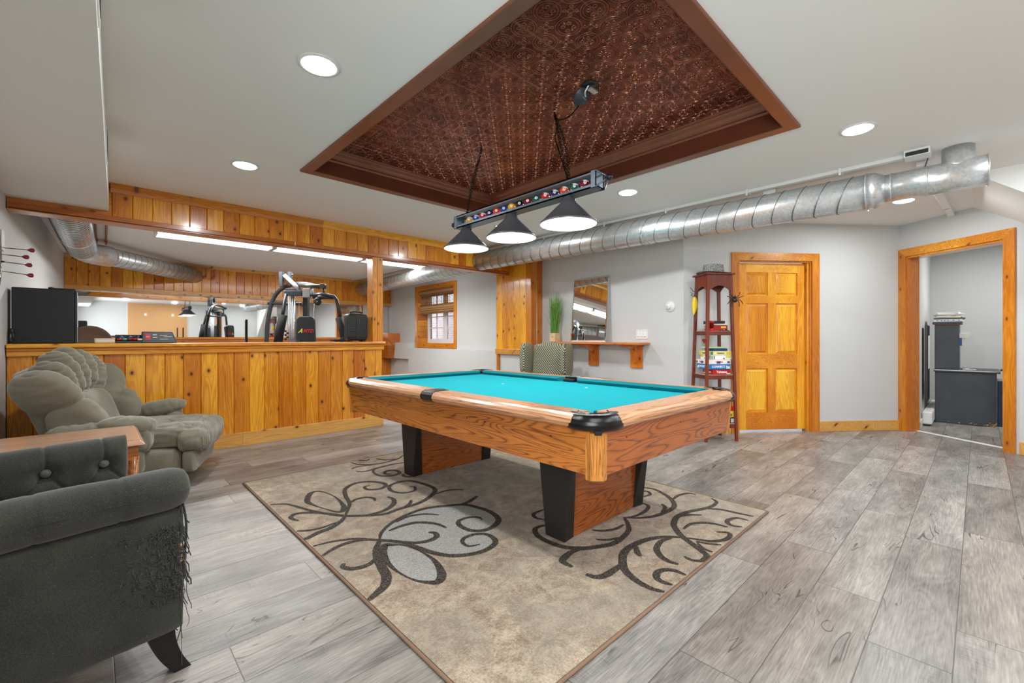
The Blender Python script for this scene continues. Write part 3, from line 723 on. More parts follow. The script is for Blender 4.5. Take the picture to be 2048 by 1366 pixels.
mb = MB(m_galv); mb.tube([(4.39, .10, 2.25), (4.39, .10, 2.3), (4.39, .10, H - .002)], [.10, .085, .085], 28); mb.build('takeoff_collar', t)
t = thing('round_duct', 'galvanised duct continuing through the gym beside the window wall', 'duct')
mb = MB(m_galv); spiral_duct(mb, [(4.20, 5.36, 2.225), (4.50, 9.80, 2.20)], .135, .155); mb.build('spiral_pipe', t)
t = thing('elbow_duct', 'silver elbow duct bending from the beam towards the pine soffit in the gym', 'duct')
pts = [Vector((-.17, 5.30, 2.24)), Vector((-.13, 6.9, 2.22)), Vector((-.10, 7.7, 2.215))]
arc = [Vector((-.10, 7.7, 2.215)), Vector((-.07, 7.95, 2.215)), Vector((.02, 8.15, 2.215)), Vector((.17, 8.31, 2.22))]
mb = MB(m_galv); spiral_duct(mb, pts, .145, .085); mb.build('flexible_pipe', t)
mb = MB(m_galv); mb.tube(spline(arc, 5), .140, 28)
mb.build('elbow', t)
mb = MB(m_galv); spiral_duct(mb, [arc[-1], Vector((1.36, 9.81, 2.22))], .125, .12); mb.build('straight_pipe', t)
# ---- white raceway, junction box, hangers
t = thing('wire_raceway', 'white wire raceway running along the ceiling beside the big duct', 'conduit')
rl = lambda y: 4.29 + (3.0 - y) * -.004
mb = MB(m_white).box(4.262, 4.312, .375, 5.155, H - .028, H, .004).box(4.262, 4.312, 7.2, 9.80, H - .028, H, .004); mb.build('channel', t)
for y in (.75, 1.43, 2.2, 2.95, 3.88, 4.6): MB(m_white).box(4.245, 4.33, y - .012, y + .012, H - .034, H, .003).box(4.243, 4.253, y - .008, y + .008, H - .055, H - .02, .002).build('clip', t)
t = thing('junction_box', 'white junction box at the end of the ceiling raceway with an open black slot', 'junction box', (4.245, .30, H))
MB(m_white).box(-.06, .07, -.07, .07, -.05, 0, .005).build('housing', t)
MB(m_black).box(-.063, -.058, -.06, .06, -.046, -.018, .002).build('open_slot', t)
MB(m_darkgrey).tube(spline([(.03, -.06, -.03), (.2, -.03, -.06), (.4, .0, -.05), (.48, -.06, -.01)], 6), .004, 6).build('cable', t)
t = thing('branch_raceway', 'short white raceway branching across the ceiling to the doorway wall', 'conduit')
a_ = frame2((4.52, .30), (6.70, .20)); MB(m_vinyl).box(0, 2.18, -.028, .028, H - .036, H, .004, M=a_).box(.9, .92, -.03, .03, H - .036, H, .003, M=a_).box(1.7, 1.72, -.03, .03, H - .036, H, .003, M=a_).build('channel', t)
for i, y in enumerate((2.96, 1.28)):
    t = thing('duct_hanger', ['white duct hanger block with wire, nearer the billiard lamp', 'white duct hanger block with wire, half way along the duct near the door'][i], 'bracket', (4.385, y, H), 0, 'duct hangers')
    MB(m_white).box(-.035, .035, -.05, .05, -.07, 0, .004).build('block', t)
    MB(m_galv).tube([(-.03, 0, -.07), (-.06, 0, -.12), (-.17, 0, -.15)], .003, 6).build('wire', t)
# ---- copper pipes of the gym ceiling
for i, (x, y1) in enumerate(((.0, 8.35), (.095, 8.40))):
    t = thing('copper_pipe', ['copper water pipe under the gym ceiling, closer to the elbow duct', 'second copper water pipe under the gym ceiling, running beside the first'][i], 'pipe', (x, 5.3, 2.40), 0, 'copper pipes by the elbow duct')
    MB(m_copper).tube([(0, 0, 0), (0.04, y1 - 5.3, 0)], .011, 10).build('pipe', t)
    MB(m_copper).cyl((0.035, y1 - 5.3 - .3, 0), (0.036, y1 - 5.3 - .27, 0), .018).build('coupling', t)
t = thing('sprinkler_pipe', 'copper pipe run along the pine soffit with two brass drops', 'pipe')
MB(m_copper).tube([(-.2, 9.70, 2.33), (1.52, 9.70, 2.37), (1.60, 9.70, 2.37)], .012, 10).build('pipe', t)
for x in (1.50, 1.63):
    MB(m_copper).tube(spline([(x, 9.70, 2.36), (x, 9.70, 2.24), (x - .02, 9.68, 2.20), (x - .06, 9.67, 2.21)], 5), .013, 8).ell((x - .03, 9.67, 2.19), (.028, .028, .028), nu=12, nv=8).build('valve', t)
# ---- wall mirror of the gym
t = thing('wall_mirror', 'long mirror filling the gym wall under the pine soffit', 'mirror')
MB(m_mirror).box(xs + .01, 2.5, 9.940, 9.952, 1.106, 1.855).build('glass', t); MB(m_mirror).box(2.503, 5.24, 9.940, 9.952, 1.106, 1.855).build('glass', t)

# ================================================================ BILLIARD LAMP
LX, LY = 2.20, 2.26
t = thing('billiard_lamp', 'three shade billiard lamp hanging over the pool table, bar filled with pool balls', 'lamp', (LX, LY, 0))
zb = 1.985; zt = 2.085; Ln = .70; dp = .045
fr = MB(m_lampbar)
fr.box(-dp, dp, -Ln, Ln, zb, zb + .008).box(-dp, dp, -Ln, Ln, zt - .008, zt)
for sx in (-1, 1):
    x = sx * dp; fr.box(min(x, x - sx * .006), max(x, x - sx * .006), -Ln, Ln, zb, zb + .022).box(min(x, x - sx * .006), max(x, x - sx * .006), -Ln, Ln, zt - .018, zt)
for sy in (-1, 1):
    y = sy * Ln; fr.box(-dp, dp, min(y, y - sy * .008), max(y, y - sy * .008), zb, zt, .001)
    fr.box(-dp - .002, -dp + .012, min(y, y - sy * .03), max(y, y - sy * .03), zb, zt).box(dp - .012, dp + .002, min(y, y - sy * .03), max(y, y - sy * .03), zb, zt)
    tip = (0, sy * (Ln + .065), (zb + zt) / 2)
    for cx1, cz in ((-dp, zb), (dp, zb), (-dp, zt), (dp, zt)): fr.cyl((cx1, sy * Ln, cz), tip, .005, n=6)
fr.build('bar_frame', t)
for sy in (-1, 1): MB(m_black).ell((0, sy * (Ln + .07), (zb + zt) / 2), (.020, .020, .020), nu=16, nv=10).build('finial', t, )
ballc = [((120, 14, 40), 1, '15'), ((14, 92, 70), 1, '14'), ((226, 62, 30), 1, '13'), ((40, 24, 84), 1, '12'), ((196, 26, 34), 1, '11'), ((14, 92, 70), 0, '6'), ((128, 16, 42), 0, '7'), ((18, 18, 22), 0, '8'),
         ((232, 164, 24), 0, '1'), ((24, 66, 158), 0, '2'), ((226, 62, 30), 0, '5'), ((44, 22, 88), 0, '4'), ((196, 26, 34), 1, '3'), ((24, 66, 158), 1, '10'), ((232, 164, 24), 1, '9')]
bm_cache = {}
m_bw = plain('ball_white', (236, 232, 224), 0.15)
ys = [-(.60) + k * (1.14 / 14) for k in range(15)]
for k, (rgb, stripe, num) in enumerate(ballc):
    if rgb not in bm_cache: bm_cache[rgb] = plain('ball_colour_%d_%d_%d' % rgb, rgb, 0.12)
    R_ = .0285; b = MB(m_bw if stripe else bm_cache[rgb])
    c_ = (-.012, ys[k], zb + .017 + R_)
    b.ell(c_, (R_, R_, R_), nu=24, nv=16)
    if stripe:
        b.m(bm_cache[rgb]); b.lathe([(math.sqrt(max((R_ + .0003) ** 2 - z * z, 0)), z) for z in [(-.017 + .034 * i / 8) for i in range(9)]], 28, M=TR(*c_) @ RZ(0) @ RX(math.radians(20)))
    Mf = TR(*c_) @ RZ(math.radians(-90 + 40)) @ RX(math.radians(90 - 8))
    b.m(m_bw); b.lathe([(0, R_ + .0012), (.0098, R_ - .0008)], 20, M=Mf)
    b.m(m_black); b.text(num, .0135, Mf @ TR(0, 0, R_ + .0012), .0003, True)
    b.build('pool_ball', t)
for sy in (-.53, 0, .53):
    y = sy + .07
    s = MB(m_lamp_out); s.lathe([(.180, 1.812), (.181, 1.816), (.181, 1.822), (.178, 1.826), (.172, 1.829), (.050, 1.950), (.050, 1.956), (.045, 1.959), (.046, 1.972), (.038, 1.975), (.038, 1.986)], 40, M=TR(0, y, 0))
    sh = s.build('lamp_shade', t)
    MB(m_lamp_in).lathe([(.1785, 1.813), (.170, 1.8255), (.056, 1.936), (0.0, 1.940)], 40, M=TR(0, y, 0)).build('shade_lining', sh)
    MB(m_lens).ell((0, y, 1.875), (.03, .03, .04), nu=16, nv=10).build('bulb', sh)
    lamp('shade_lamp', (0, y, 1.835), 'DISK', SHADE_W, .24, (1, .97, .92), parent=t)
def chain(mb, a, b, sag=0.0, link=.030, r=.0022, swing=0):
    a, b = Vector(a), Vector(b); n = max(2, int((b - a).length / (link * .78)))
    for k in range(n):
        q = (k + .5) / n; c = a.lerp(b, q) + Vector((0, swing * math.sin(math.pi * q), -sag * math.sin(math.pi * q)))
        d = (b - a).normalized(); u = d.cross(Vector((1, 0, 0))).normalized() if k % 2 else Vector((1, 0, 0)).cross(d).cross(d).normalized()
        pts = [c + d * (link / 2 * math.cos(2 * math.pi * j / 10)) + u * (link * .27 * math.sin(2 * math.pi * j / 10)) for j in range(10)]
        mb.tube(pts, r, 5, closed=True)
m_chain = plain('black_chain', (26, 22, 22), 0.35, 0.8)
c1 = MB(m_chain); chain(c1, (0, -.46, zt), (0.04, -.31, TZ - .02)); chain(c1, (0.01, -.46, zt), (0.045, -.31, TZ - .02), swing=-.03); c1.tube([(.04, -.31, TZ), (.04, -.31, TZ - .03)], .006, 8); c1.build('chain', t)
c2 = MB(m_chain); chain(c2, (0, .60, zt), (0.04, .46, TZ - .02)); chain(c2, (0.01, .60, zt), (0.045, .46, TZ - .02), swing=.03); c2.tube([(.04, .46, TZ), (.04, .46, TZ - .03)], .006, 8); c2.build('chain', t)
MB(m_chain).tube(spline([(.04, -.31, TZ - .03), (.03, -.36, TZ - .075), (.0, -.47, TZ - .10), (-.02, -.56, TZ - .075)], 8), .0045, 8).tube(spline([(.04, -.31, TZ - .03), (.035, -.34, TZ - .11), (.045, -.31, TZ - .17), (.03, -.35, TZ - .26), (.01, -.42, zt + .1), (0, -.46, zt)], 6), .004, 8).build('power_cord', t)
MB(m_darkgrey).lathe([(.0, .030), (.012, .028), (.014, .010), (.030, .004), (.062, -.018), (.064, -.022), (.058, -.02), (0, .0)], 28, M=TR(-.02, -.60, TZ - .045) @ RX(math.radians(180 - 38)) ).build('ceiling_canopy', t)
mb = MB(m_black).lathe([(0, TZ - .004), (.055, TZ - .004), (.055, TZ - .001), (0, TZ - .001)], 24, M=TR(-.04, -.66, 0)); mb.m(m_galv).box(-.07, .0, -.69, -.66, TZ - .04, TZ - .028, .002).tube(spline([(-.05, -.66, TZ), (-.05, -.63, TZ - .03), (-.03, -.62, TZ - .05)], 4), .006, 6).build('ceiling_socket', t)
RUG_CURVES=[(1,0.03,[1.032,3.063,1.105,3.2,1.168,3.177,1.194,3.01,1.175,2.832,1.142,2.742,1.102,2.736,1.063,2.846,1.033,2.967]),(0,0.026,[0.834,3.154,0.912,3.096,0.956,2.978,0.999,2.848,1.062,2.717,1.112,2.642,1.202,2.566,1.301,2.505,1.396,2.516,1.54,2.517,1.662,2.566,1.762,2.652,1.782,2.768,1.745,2.946,1.658,2.987,1.568,2.95,1.531,2.852,1.565,2.765,1.646,2.743,1.693,2.812,1.673,2.851]),(0,0.024,[0.88,2.764,0.862,2.839,0.902,2.883,0.968,2.849,1.035,2.771,1.115,2.648]),(0,0.026,[1.115,2.648,1.172,2.743,1.216,2.825,1.257,2.985,1.312,3.116,1.409,3.182,1.507,3.151,1.565,3.055,1.554,2.983,1.49,2.947,1.422,2.993,1.43,3.062,1.471,3.063]),(0,0.022,[1.216,2.825,1.277,2.864,1.338,2.856,1.372,2.808,1.359,2.753]),(0,0.026,[1.202,2.566,1.309,2.555,1.41,2.609,1.459,2.691,1.454,2.764]),(0,0.02,[1.391,2.506,1.484,2.538,1.539,2.599]),(0,0.028,[1.112,2.642,1.054,2.578,0.974,2.53,0.912,2.519,0.847,2.492,0.818,2.486]),(0,0.016,[1.034,2.585,0.945,2.57,0.878,2.585,0.827,2.622]),(0,0.018,[1.717,2.585,1.808,2.589,1.878,2.56,1.914,2.515]),(0,0.026,[0.829,2.373,0.921,2.357,1.016,2.31,1.084,2.234,1.111,2.198,1.153,2.148,1.192,2.079,1.215,1.987,1.237,1.898,1.28,1.811,1.351,1.753,1.439,1.726,1.525,1.743,1.565,1.789,1.57,1.861,1.523,1.906,1.452,1.907,1.414,1.869,1.416,1.816,1.47,1.796]),(0,0.022,[0.825,2.234,0.887,2.269,0.963,2.286,1.04,2.266,1.109,2.21]),(0,0.028,[1.111,2.198,1.164,2.28,1.264,2.354,1.384,2.398,1.523,2.411,1.639,2.361,1.744,2.292,1.778,2.199,1.79,2.084,1.753,1.968,1.675,1.915,1.592,1.91,1.538,1.96,1.532,2.05,1.565,2.107,1.628,2.113,1.68,2.077,1.678,2.026]),(0,0.024,[1.707,2.312,1.778,2.308,1.868,2.338,1.904,2.355]),(0,0.018,[1.285,2.347,1.386,2.37,1.475,2.335,1.532,2.264]),(0,0.024,[1.201,2.268,1.29,2.279,1.38,2.256,1.443,2.172,1.459,2.083]),(0,0.026,[1.19,2.102,1.233,2.041,1.295,2.013,1.352,2.023,1.374,2.069,1.353,2.101]),(0,0.036,[1.111,2.198,1.05,2.114,1.011,2.021,0.986,1.925,0.966,1.848,0.926,1.783,0.873,1.751,0.823,1.727]),(0,0.026,[1.012,2.037,0.965,2.003,0.917,1.999,0.876,2.021,0.856,2.064,0.874,2.09]),(1,0.034,[1.103,2.123,1.061,2.065,1.028,1.953,1.022,1.842,1.04,1.733,1.08,1.667,1.115,1.648,1.161,1.695,1.2,1.807,1.204,1.93,1.177,2.053,1.131,2.106]),(0,0.02,[1.623,3.745,1.647,3.64,1.728,3.562,1.838,3.54,1.984,3.575,2.075,3.643]),(0,0.016,[1.545,3.553,1.621,3.584,1.719,3.544]),(0,0.02,[1.542,3.457,1.611,3.415,1.724,3.434,1.851,3.446,1.963,3.423]),(0,0.024,[1.708,3.449,1.642,3.362,1.632,3.23,1.7,3.166,1.779,3.184,1.791,3.27,1.728,3.305,1.687,3.248,1.72,3.203]),(0,0.02,[1.7,3.757,1.742,3.717,1.791,3.73]),(0,0.016,[1.839,3.713,1.878,3.617,1.957,3.572]),(0,0.024,[1.784,3.142,1.766,3.08,1.795,3.03]),(0,0.026,[2.885,1.667,2.907,1.593,2.86,1.485,2.788,1.396,2.693,1.34,2.584,1.334,2.469,1.352,2.38,1.399,2.319,1.469]),(0,0.02,[2.809,1.406,2.916,1.416,3.004,1.388,3.017,1.342]),(0,0.02,[2.606,1.523,2.593,1.463,2.508,1.432,2.402,1.429,2.324,1.456]),(0,0.02,[2.685,1.419,2.644,1.373,2.553,1.35]),(0,0.018,[2.81,1.633,2.83,1.597,2.784,1.557,2.719,1.57]),(0,0.028,[3.021,1.236,2.977,1.187,2.879,1.178,2.777,1.205,2.683,1.24,2.562,1.252,2.445,1.217,2.368,1.157,2.319,1.099,2.274,1.025,2.232,0.956,2.207,0.927,2.142,0.923,2.113,0.958,2.12,1.001]),(0,0.02,[2.815,1.182,2.866,1.12,2.883,1.024,2.9,0.936]),(0,0.018,[2.567,1.246,2.637,1.218,2.696,1.162]),(0,0.02,[2.423,1.148,2.517,1.149,2.586,1.107,2.62,1.051,2.628,0.986]),(0,0.022,[2.814,0.938,2.805,0.996,2.74,1.021,2.689,1.009,2.671,0.969,2.694,0.931]),(0,0.03,[2.319,1.469,2.265,1.411,2.184,1.353,2.08,1.326,1.981,1.321,1.897,1.354,1.817,1.403,1.764,1.48,1.75,1.578,1.766,1.664,1.815,1.724,1.872,1.726,1.901,1.705]),(0,0.02,[2.035,1.494,2.073,1.447,2.143,1.413,2.228,1.412]),(0,0.018,[1.956,1.412,1.998,1.363,2.07,1.335]),(0,0.032,[2.319,1.099,2.259,1.166,2.197,1.204,2.117,1.23,2.01,1.238,1.931,1.224,1.873,1.194,1.808,1.146,1.772,1.091,1.75,1.029,1.746,0.968,1.764,0.919]),(0,0.03,[1.847,1.171,1.769,1.167,1.691,1.168,1.647,1.189,1.635,1.235]),(0,0.024,[2.045,1.223,1.991,1.184,1.965,1.148]),(0,0.026,[2.264,1.14,2.193,1.159,2.098,1.136,2.041,1.085,2.02,1.03,2.027,0.984]),(0,0.03,[1.811,1.399,1.75,1.412,1.675,1.398,1.644,1.379,1.64,1.317]),(0,0.022,[2.319,1.099,2.35,1.039,2.381,0.981,2.447,0.937,2.517,0.932,2.554,0.959,2.518,1.004]),(0,0.016,[2.324,1.034,2.343,0.978,2.38,0.924]),(0,0.016,[2.315,1.024,2.271,0.972,2.267,0.922]),(0,0.026,[1.957,0.916,1.96,0.964,1.934,1.004,1.889,1.017,1.842,0.997,1.829,0.961,1.839,0.921]),(0,0.02,[1.951,1.769,1.928,1.827,1.967,1.879,2.064,1.881])]
RUG_FILL=[[1.111,2.198,1.172,2.272,1.32,2.378,1.511,2.392,1.663,2.323,1.771,2.19,1.767,2.008,1.74,1.954,1.613,1.878,1.5,1.746,1.397,1.728,1.294,1.807,1.228,1.945,1.189,2.072],[1.103,2.123,1.061,2.065,1.028,1.953,1.022,1.842,1.04,1.733,1.08,1.667,1.115,1.648,1.161,1.695,1.2,1.807,1.204,1.93,1.177,2.053,1.131,2.106]]
# ================================================================ POOL TABLE
PX, PY, ZT = 2.165, 2.245, 0.777
HX, HY = .724, 1.225
t = thing('pool_table', 'oak laminate pool table with teal cloth and black pocket castings standing on the scrolled rug', 'pool table', (PX, PY, 0.0))
ZC = ZT - .036
RP = [(-.006, -.062), (.010, -.052), (.016, -.036), (.012, -.020), (.002, -.008), (-.014, -.001), (-.112, 0.0), (-.112, -.062)]   # outward, height
GAP = .135
def rail(mb, a, b, outn, prof):
    a, b, n = Vector(a), Vector(b), Vector(outn)
    P0 = [(a.x + n.x * o, a.y + n.y * o, ZT + z) for o, z in prof]; P1_ = [(b.x + n.x * o, b.y + n.y * o, ZT + z) for o, z in prof]
    mb.hexa(P0, P1_)
CU = [(-.112, -.001), (-.118, -.0005), (-.160, -.012), (-.164, -.016), (-.152, -.034), (-.112, -.036)]
for sx in (-1, 1):
    for y0, y1 in ((-HY + GAP, -.060), (.060, HY - GAP)):
        m1 = MB(m_rail); rail(m1, (sx * HX, y0), (sx * HX, y1), (sx, 0), RP); ro = m1.build('side_rail', t)
        for q in (.25, .5, .75): MB(m_cream).lathe([(0, .0008), (.005, .0006)], 10, M=TR(sx * (HX - .055), y0 + (y1 - y0) * q, ZT)).build('sight', ro)
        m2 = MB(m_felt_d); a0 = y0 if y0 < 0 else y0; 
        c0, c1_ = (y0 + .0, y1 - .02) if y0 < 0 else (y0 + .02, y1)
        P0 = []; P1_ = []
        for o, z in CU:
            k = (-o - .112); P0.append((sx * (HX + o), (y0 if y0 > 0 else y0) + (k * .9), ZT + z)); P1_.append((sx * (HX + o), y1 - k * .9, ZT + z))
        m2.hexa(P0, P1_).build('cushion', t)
for sy in (-1, 1):
    m1 = MB(m_rail_x); rail(m1, (-HX + GAP, sy * HY), (HX - GAP, sy * HY), (0, sy), RP); ro = m1.build('end_rail', t)
    for q in (.25, .5, .75): MB(m_cream).lathe([(0, .0008), (.005, .0006)], 10, M=TR(-HX + GAP + (2 * HX - 2 * GAP) * q, sy * (HY - .055), ZT)).build('sight', ro)
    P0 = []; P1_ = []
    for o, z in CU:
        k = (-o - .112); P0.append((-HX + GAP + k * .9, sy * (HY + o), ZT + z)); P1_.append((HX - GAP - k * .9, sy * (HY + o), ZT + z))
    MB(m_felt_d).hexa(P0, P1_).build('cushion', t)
bed = MB(m_felt).box(-HX + .10, HX - .10, -HY + .10, HY - .10, ZC - .03, ZC)
bed.m(m_paper)
bed.ell((.35, -.35, ZC), (.018, .006, .0012), nu=10, nv=6).ell((.10, .25, ZC), (.014, .005, .0012), nu=10, nv=6); bed.build('playing_cloth', t)
for sx in (-1, 1):
    for sy in (-1, 1):
        cc = (sx * (HX - .118), sy * (HY - .118)); base = math.atan2(sy, sx)
        R0 = .118
        pr = [(R0 - .054, -.008), (R0 - .05, .001), (R0 - .02, .002), (R0 - .004, -.004), (R0 + .008, -.018), (R0 + .018, -.038), (R0 + .013, -.056), (R0 - .0, -.066), (R0 - .054, -.066), (R0 - .054, -.008)]
        mb = MB(m_casting).lathe([(r, ZT + z) for r, z in pr], 28, M=TR(cc[0], cc[1], 0) @ RZ(base), a0=math.radians(-82), a1=math.radians(82))
        mb.m(m_casting).lathe([(.058, ZT - .002), (.064, ZT + .003), (.068, ZT - .002)], 28, M=TR(cc[0], cc[1], 0) @ RZ(base), a0=math.radians(-105), a1=math.radians(105))
        mb.m(m_black).lathe([(0, ZC + .0012), (.062, ZC + .0012)], 24, M=TR(cc[0], cc[1], 0))
        mb.box(-.02, .010, -.014, .014, ZT - .078, ZT - .06, M=TR(sx * (HX - .035), sy * (HY - .035), 0) @ RZ(base))
        mb.build('corner_pocket', t)
    mb = MB(m_casting)
    P = [(-.112, .0015), (-.014, .002), (.004, -.006), (.015, -.020), (.019, -.036), (.013, -.052), (-.006, -.064), (-.112, -.064)]
    rail(mb, (sx * HX, -.058), (sx * HX, .058), (sx, 0), P)
    mb.m(m_black).lathe([(0, ZT + .003), (.036, ZT + .003)], 20, M=TR(sx * (HX - .085), 0, 0)).box(*(sorted((sx * (HX - .15), sx * (HX - .112)))), -.05, .05, ZC, ZT - .012, .004)
    mb.m(m_felt_d).build('side_pocket', t)
# apron
ZA, ZB = ZT - .062, .527
ai = .022
MB(m_blackmat).box(-HX + .05, HX - .05, -HY + .05, HY - .05, ZA - .03, ZC - .03).build('slate_frame', t)
for sx in (-1, 1):
    mb = MB(m_oak).hexa([(sx * (HX - ai - .01), -HY + .062, ZB), (sx * (HX - ai - .03), -HY + .062, ZB), (sx * (HX - ai - .03), HY - .062, ZB), (sx * (HX - ai - .01), HY - .062, ZB)],
                        [(sx * (HX - ai + .004), -HY + .062, ZA), (sx * (HX - ai - .02), -HY + .062, ZA), (sx * (HX - ai - .02), HY - .062, ZA), (sx * (HX - ai + .004), HY - .062, ZA)])
    mb.m(m_black)
    for y in (-.95, -.5, -.35, .35, .5, .95): mb.lathe([(0, .001), (.004, .0008)], 8, M=TR(sx * (HX - ai + .001), y, ZA - .055) @ RY(sx * math.radians(90)))
    mb.build('side_apron', t)
for sy in (-1, 1):
    mb = MB(m_oak_x).hexa([(-HX + .062, sy * (HY - ai - .01), ZB), (-HX + .062, sy * (HY - ai - .03), ZB), (HX - .062, sy * (HY - ai - .03), ZB), (HX - .062, sy * (HY - ai - .01), ZB)],
                          [(-HX + .062, sy * (HY - ai + .004), ZA), (-HX + .062, sy * (HY - ai - .02), ZA), (HX - .062, sy * (HY - ai - .02), ZA), (HX - .062, sy * (HY - ai + .004), ZA)])
    mb.m(m_black)
    for x in (-.5, 0, .5): mb.lathe([(0, .001), (.004, .0008)], 8, M=TR(x, sy * (HY - ai + .001), ZA - .05) @ RX(-sy * math.radians(90)))
    mb.build('end_apron', t)
for sx in (-1, 1):
    for sy in (-1, 1):
        q = [(HX - ai - .075, HY - ai + .002), (HX - ai - .042, HY - ai + .004), (HX - ai + .004, HY - ai - .042), (HX - ai + .002, HY - ai - .075), (HX - .11, HY - .11)]
        q2 = [(HX - ai - .075, HY - ai - .012), (HX - ai - .046, HY - ai - .008), (HX - ai - .008, HY - ai - .046), (HX - ai - .012, HY - ai - .075), (HX - .11, HY - .11)]
        mb = MB(m_oak_v); mb.hexa([(sx * x, sy * y, ZB - .022) for x, y in q2], [(sx * x, sy * y, ZA - .012) for x, y in q], bev=.002); mb.build('corner_post', t)
# pedestal legs
for y0, y1, sgn in ((1.497 - PY, 1.632 - PY, -1), (3.01 - PY, 3.145 - PY, 1)):
    ym = (y0 + y1) / 2
    MB(m_oak_leg).box(-.34, .38, ym - .052, ym + .052, 0.013, ZA - .03, .002).build('pedestal_panel', t)
    for sx in (-1, 1):
        xo = .392; LQ = TR(.027, 0, 0)
        mb = MB(m_blackmat)
        mb.hexa([(sx * xo, y0, .013), (sx * (xo - .09), y0 + .012, .013), (sx * (xo - .09), y1 - .012, .013), (sx * xo, y1, .013)],
                [(sx * xo, ym - .135, .58), (sx * (xo - .02), ym - .135, .58), (sx * (xo - .02), ym + .135, .58), (sx * xo, ym + .135, .58)], bev=.003, M=LQ)
        mb.m(m_black)
        for z in (.08, .22, .36): mb.lathe([(0, .0015), (.005, .001)], 8, M=TR(sx * xo + .027, ym, z) @ RY(sx * math.radians(90)))
        mb.build('leg', t)

# ================================================================ RUG
rg = MB(m_rug); RX0, RX1, RY0, RY1 = .815, 3.055, .905, 3.775
rg.box(RX0 + .008, RX1 - .008, RY0 + .008, RY1 - .008, 0.0, .0105)
rg.m(m_rug_bd)
for a, b in (((RX0, RY0), (RX1, RY0)), ((RX1, RY0), (RX1, RY1)), ((RX1, RY1), (RX0, RY1)), ((RX0, RY1), (RX0, RY0))):
    rg.tube([(a[0], a[1], .0065), (b[0], b[1], .0065)], .0065, 8)
rg.m(m_rug_gr)
for P in RUG_FILL:
    q = spline([(P[i], P[i + 1], .0112) for i in range(0, len(P), 2)], 5, True); c = sum(q, Vector()) / len(q)
    tm = bmesh.new(); vs = [tm.verts.new(p) for p in q]; cv = tm.verts.new(c)
    for i in range(len(vs)): tm.faces.new([vs[i], vs[(i + 1) % len(vs)], cv])
    bmesh.ops.recalc_face_normals(tm, faces=tm.faces)
    if sum(f.normal.z for f in tm.faces) < 0: bmesh.ops.reverse_faces(tm, faces=tm.faces)
    rg.add(tm)
rg.m(m_rug_dk)
def strip(mb, P, w, z, closed):
    q = spline(P, 8, closed); k = len(q); tm = bmesh.new(); L = []; R_ = []
    for i in range(k):
        d = (q[(i + 1) % k] - q[i - 1]) if closed else (q[min(i + 1, k - 1)] - q[max(i - 1, 0)])
        d.z = 0; d.normalize(); n = Vector((-d.y, d.x, 0)); u = i / (k - 1)
        ww = w * .64 * ((.62 + .38 * math.sin(4 * math.pi * u + 1)) if closed else (.42 + .58 * (math.sin(math.pi * u) ** .7)) * (1 if .03 < u < .97 else .8))
        ww *= 1 + .10 * noise.noise(q[i] * 60)
        for S_, sg in ((L, 1), (R_, -1)):
            p = q[i] + n * ww * sg; p.z = z; p.x = min(max(p.x, RX0 + .006), RX1 - .006); p.y = min(max(p.y, RY0 + .006), RY1 - .006); S_.append(tm.verts.new(p))
    for i in range(k if closed else k - 1):
        j = (i + 1) % k; tm.faces.new([L[i], R_[i], R_[j], L[j]])
    for f in tm.faces: f.normal_update()
    for f in list(tm.faces):
        if f.normal.z < 0: f.normal_flip()
    mb.add(tm)
for i, (cl_, w, P) in enumerate(RUG_CURVES):
    strip(rg, [(P[j], P[j + 1], 0) for j in range(0, len(P), 2)], w, .0118 + .0001 * (i % 9), bool(cl_))
ro = rg.build('area_rug'); tag(ro, 'beige and grey area rug with dark brown scroll pattern under the pool table', 'rug')
# ================================================================ RECLINER  (x = forward, y = its left)
t = thing('recliner', 'taupe suede recliner with channelled headrest in front of the pine half wall', 'recliner', (.255, 4.472, 0), math.radians(-20))
S_ = m_suede
b = MB(S_); b.ell((-.03, 0, .165), (.40, .375, .125), .25, .3, 40, 16, fold=.006, seed=2, fscale=(2, 9, 3)); b.build('base', t)
b = MB(S_); b.ell((.13, 0, .355), (.36, .350, .100), .6, .4, 150, 30, fold=.020, seed=5, fscale=(1.8, 36, 1.8)); b.build('seat_cushion', t)
b = MB(S_); b.ell((.415, 0, .325), (.105, .385, .120), .75, .4, 150, 26, fold=.018, seed=9, fscale=(1.5, 38, 1.5)); b.build('footrest_cushion', t)
b = MB(S_); b.ell((.395, 0, .18), (.045, .36, .10), .4, .3, 50, 14, fold=.008, seed=3, fscale=(2, 6, 2)); b.build('footrest_board', t)
for sy in (-1, 1):
    b = MB(S_); b.ell((-.12, sy * .385, .28), (.27, .070, .18), .35, .35, 50, 18, fold=.010, seed=sy * 3, fscale=(5, 3, 4))
    e = .02 if sy > 0 else 0
    b.ell((0, 0, 0), (.18, .090, .062), .75, .7, 60, 22, M=TR(-.19, sy * .385, .455 + e) @ RY(math.radians(-4)), fold=.012, seed=11 + sy, fscale=(24, 4, 6))
    b.ell((0, 0, 0), (.165, .092, .066), .75, .7, 60, 22, M=TR(.055, sy * .385, .478 + e) @ RY(math.radians(-8 if sy > 0 else 2)), fold=.012, seed=21 + sy, fscale=(24, 4, 6))
    b.ell((.135, sy * .385, .385), (.065, .082, .10), .7, .7, 40, 20, fold=.012, seed=31 + sy, fscale=(4, 14, 4))
    b.build('armrest', t)
b = MB(S_)
MBK = TR(-.30, 0, .38) @ RY(math.radians(-21))      # the back leans away; local z goes up the back
b.ell((-.05, 0, .22), (.075, .34, .34), .35, .45, 40, 20, M=MBK, fold=.008, seed=1, fscale=(3, 3, 3))
b.build('backrest', t)
b = MB(S_); b.ell((.07, 0, .13), (.105, .235, .185), .55, .5, 70, 36, M=MBK, fold=.009, seed=8, fscale=(4, 5, 5)); b.build('lumbar_cushion', t)
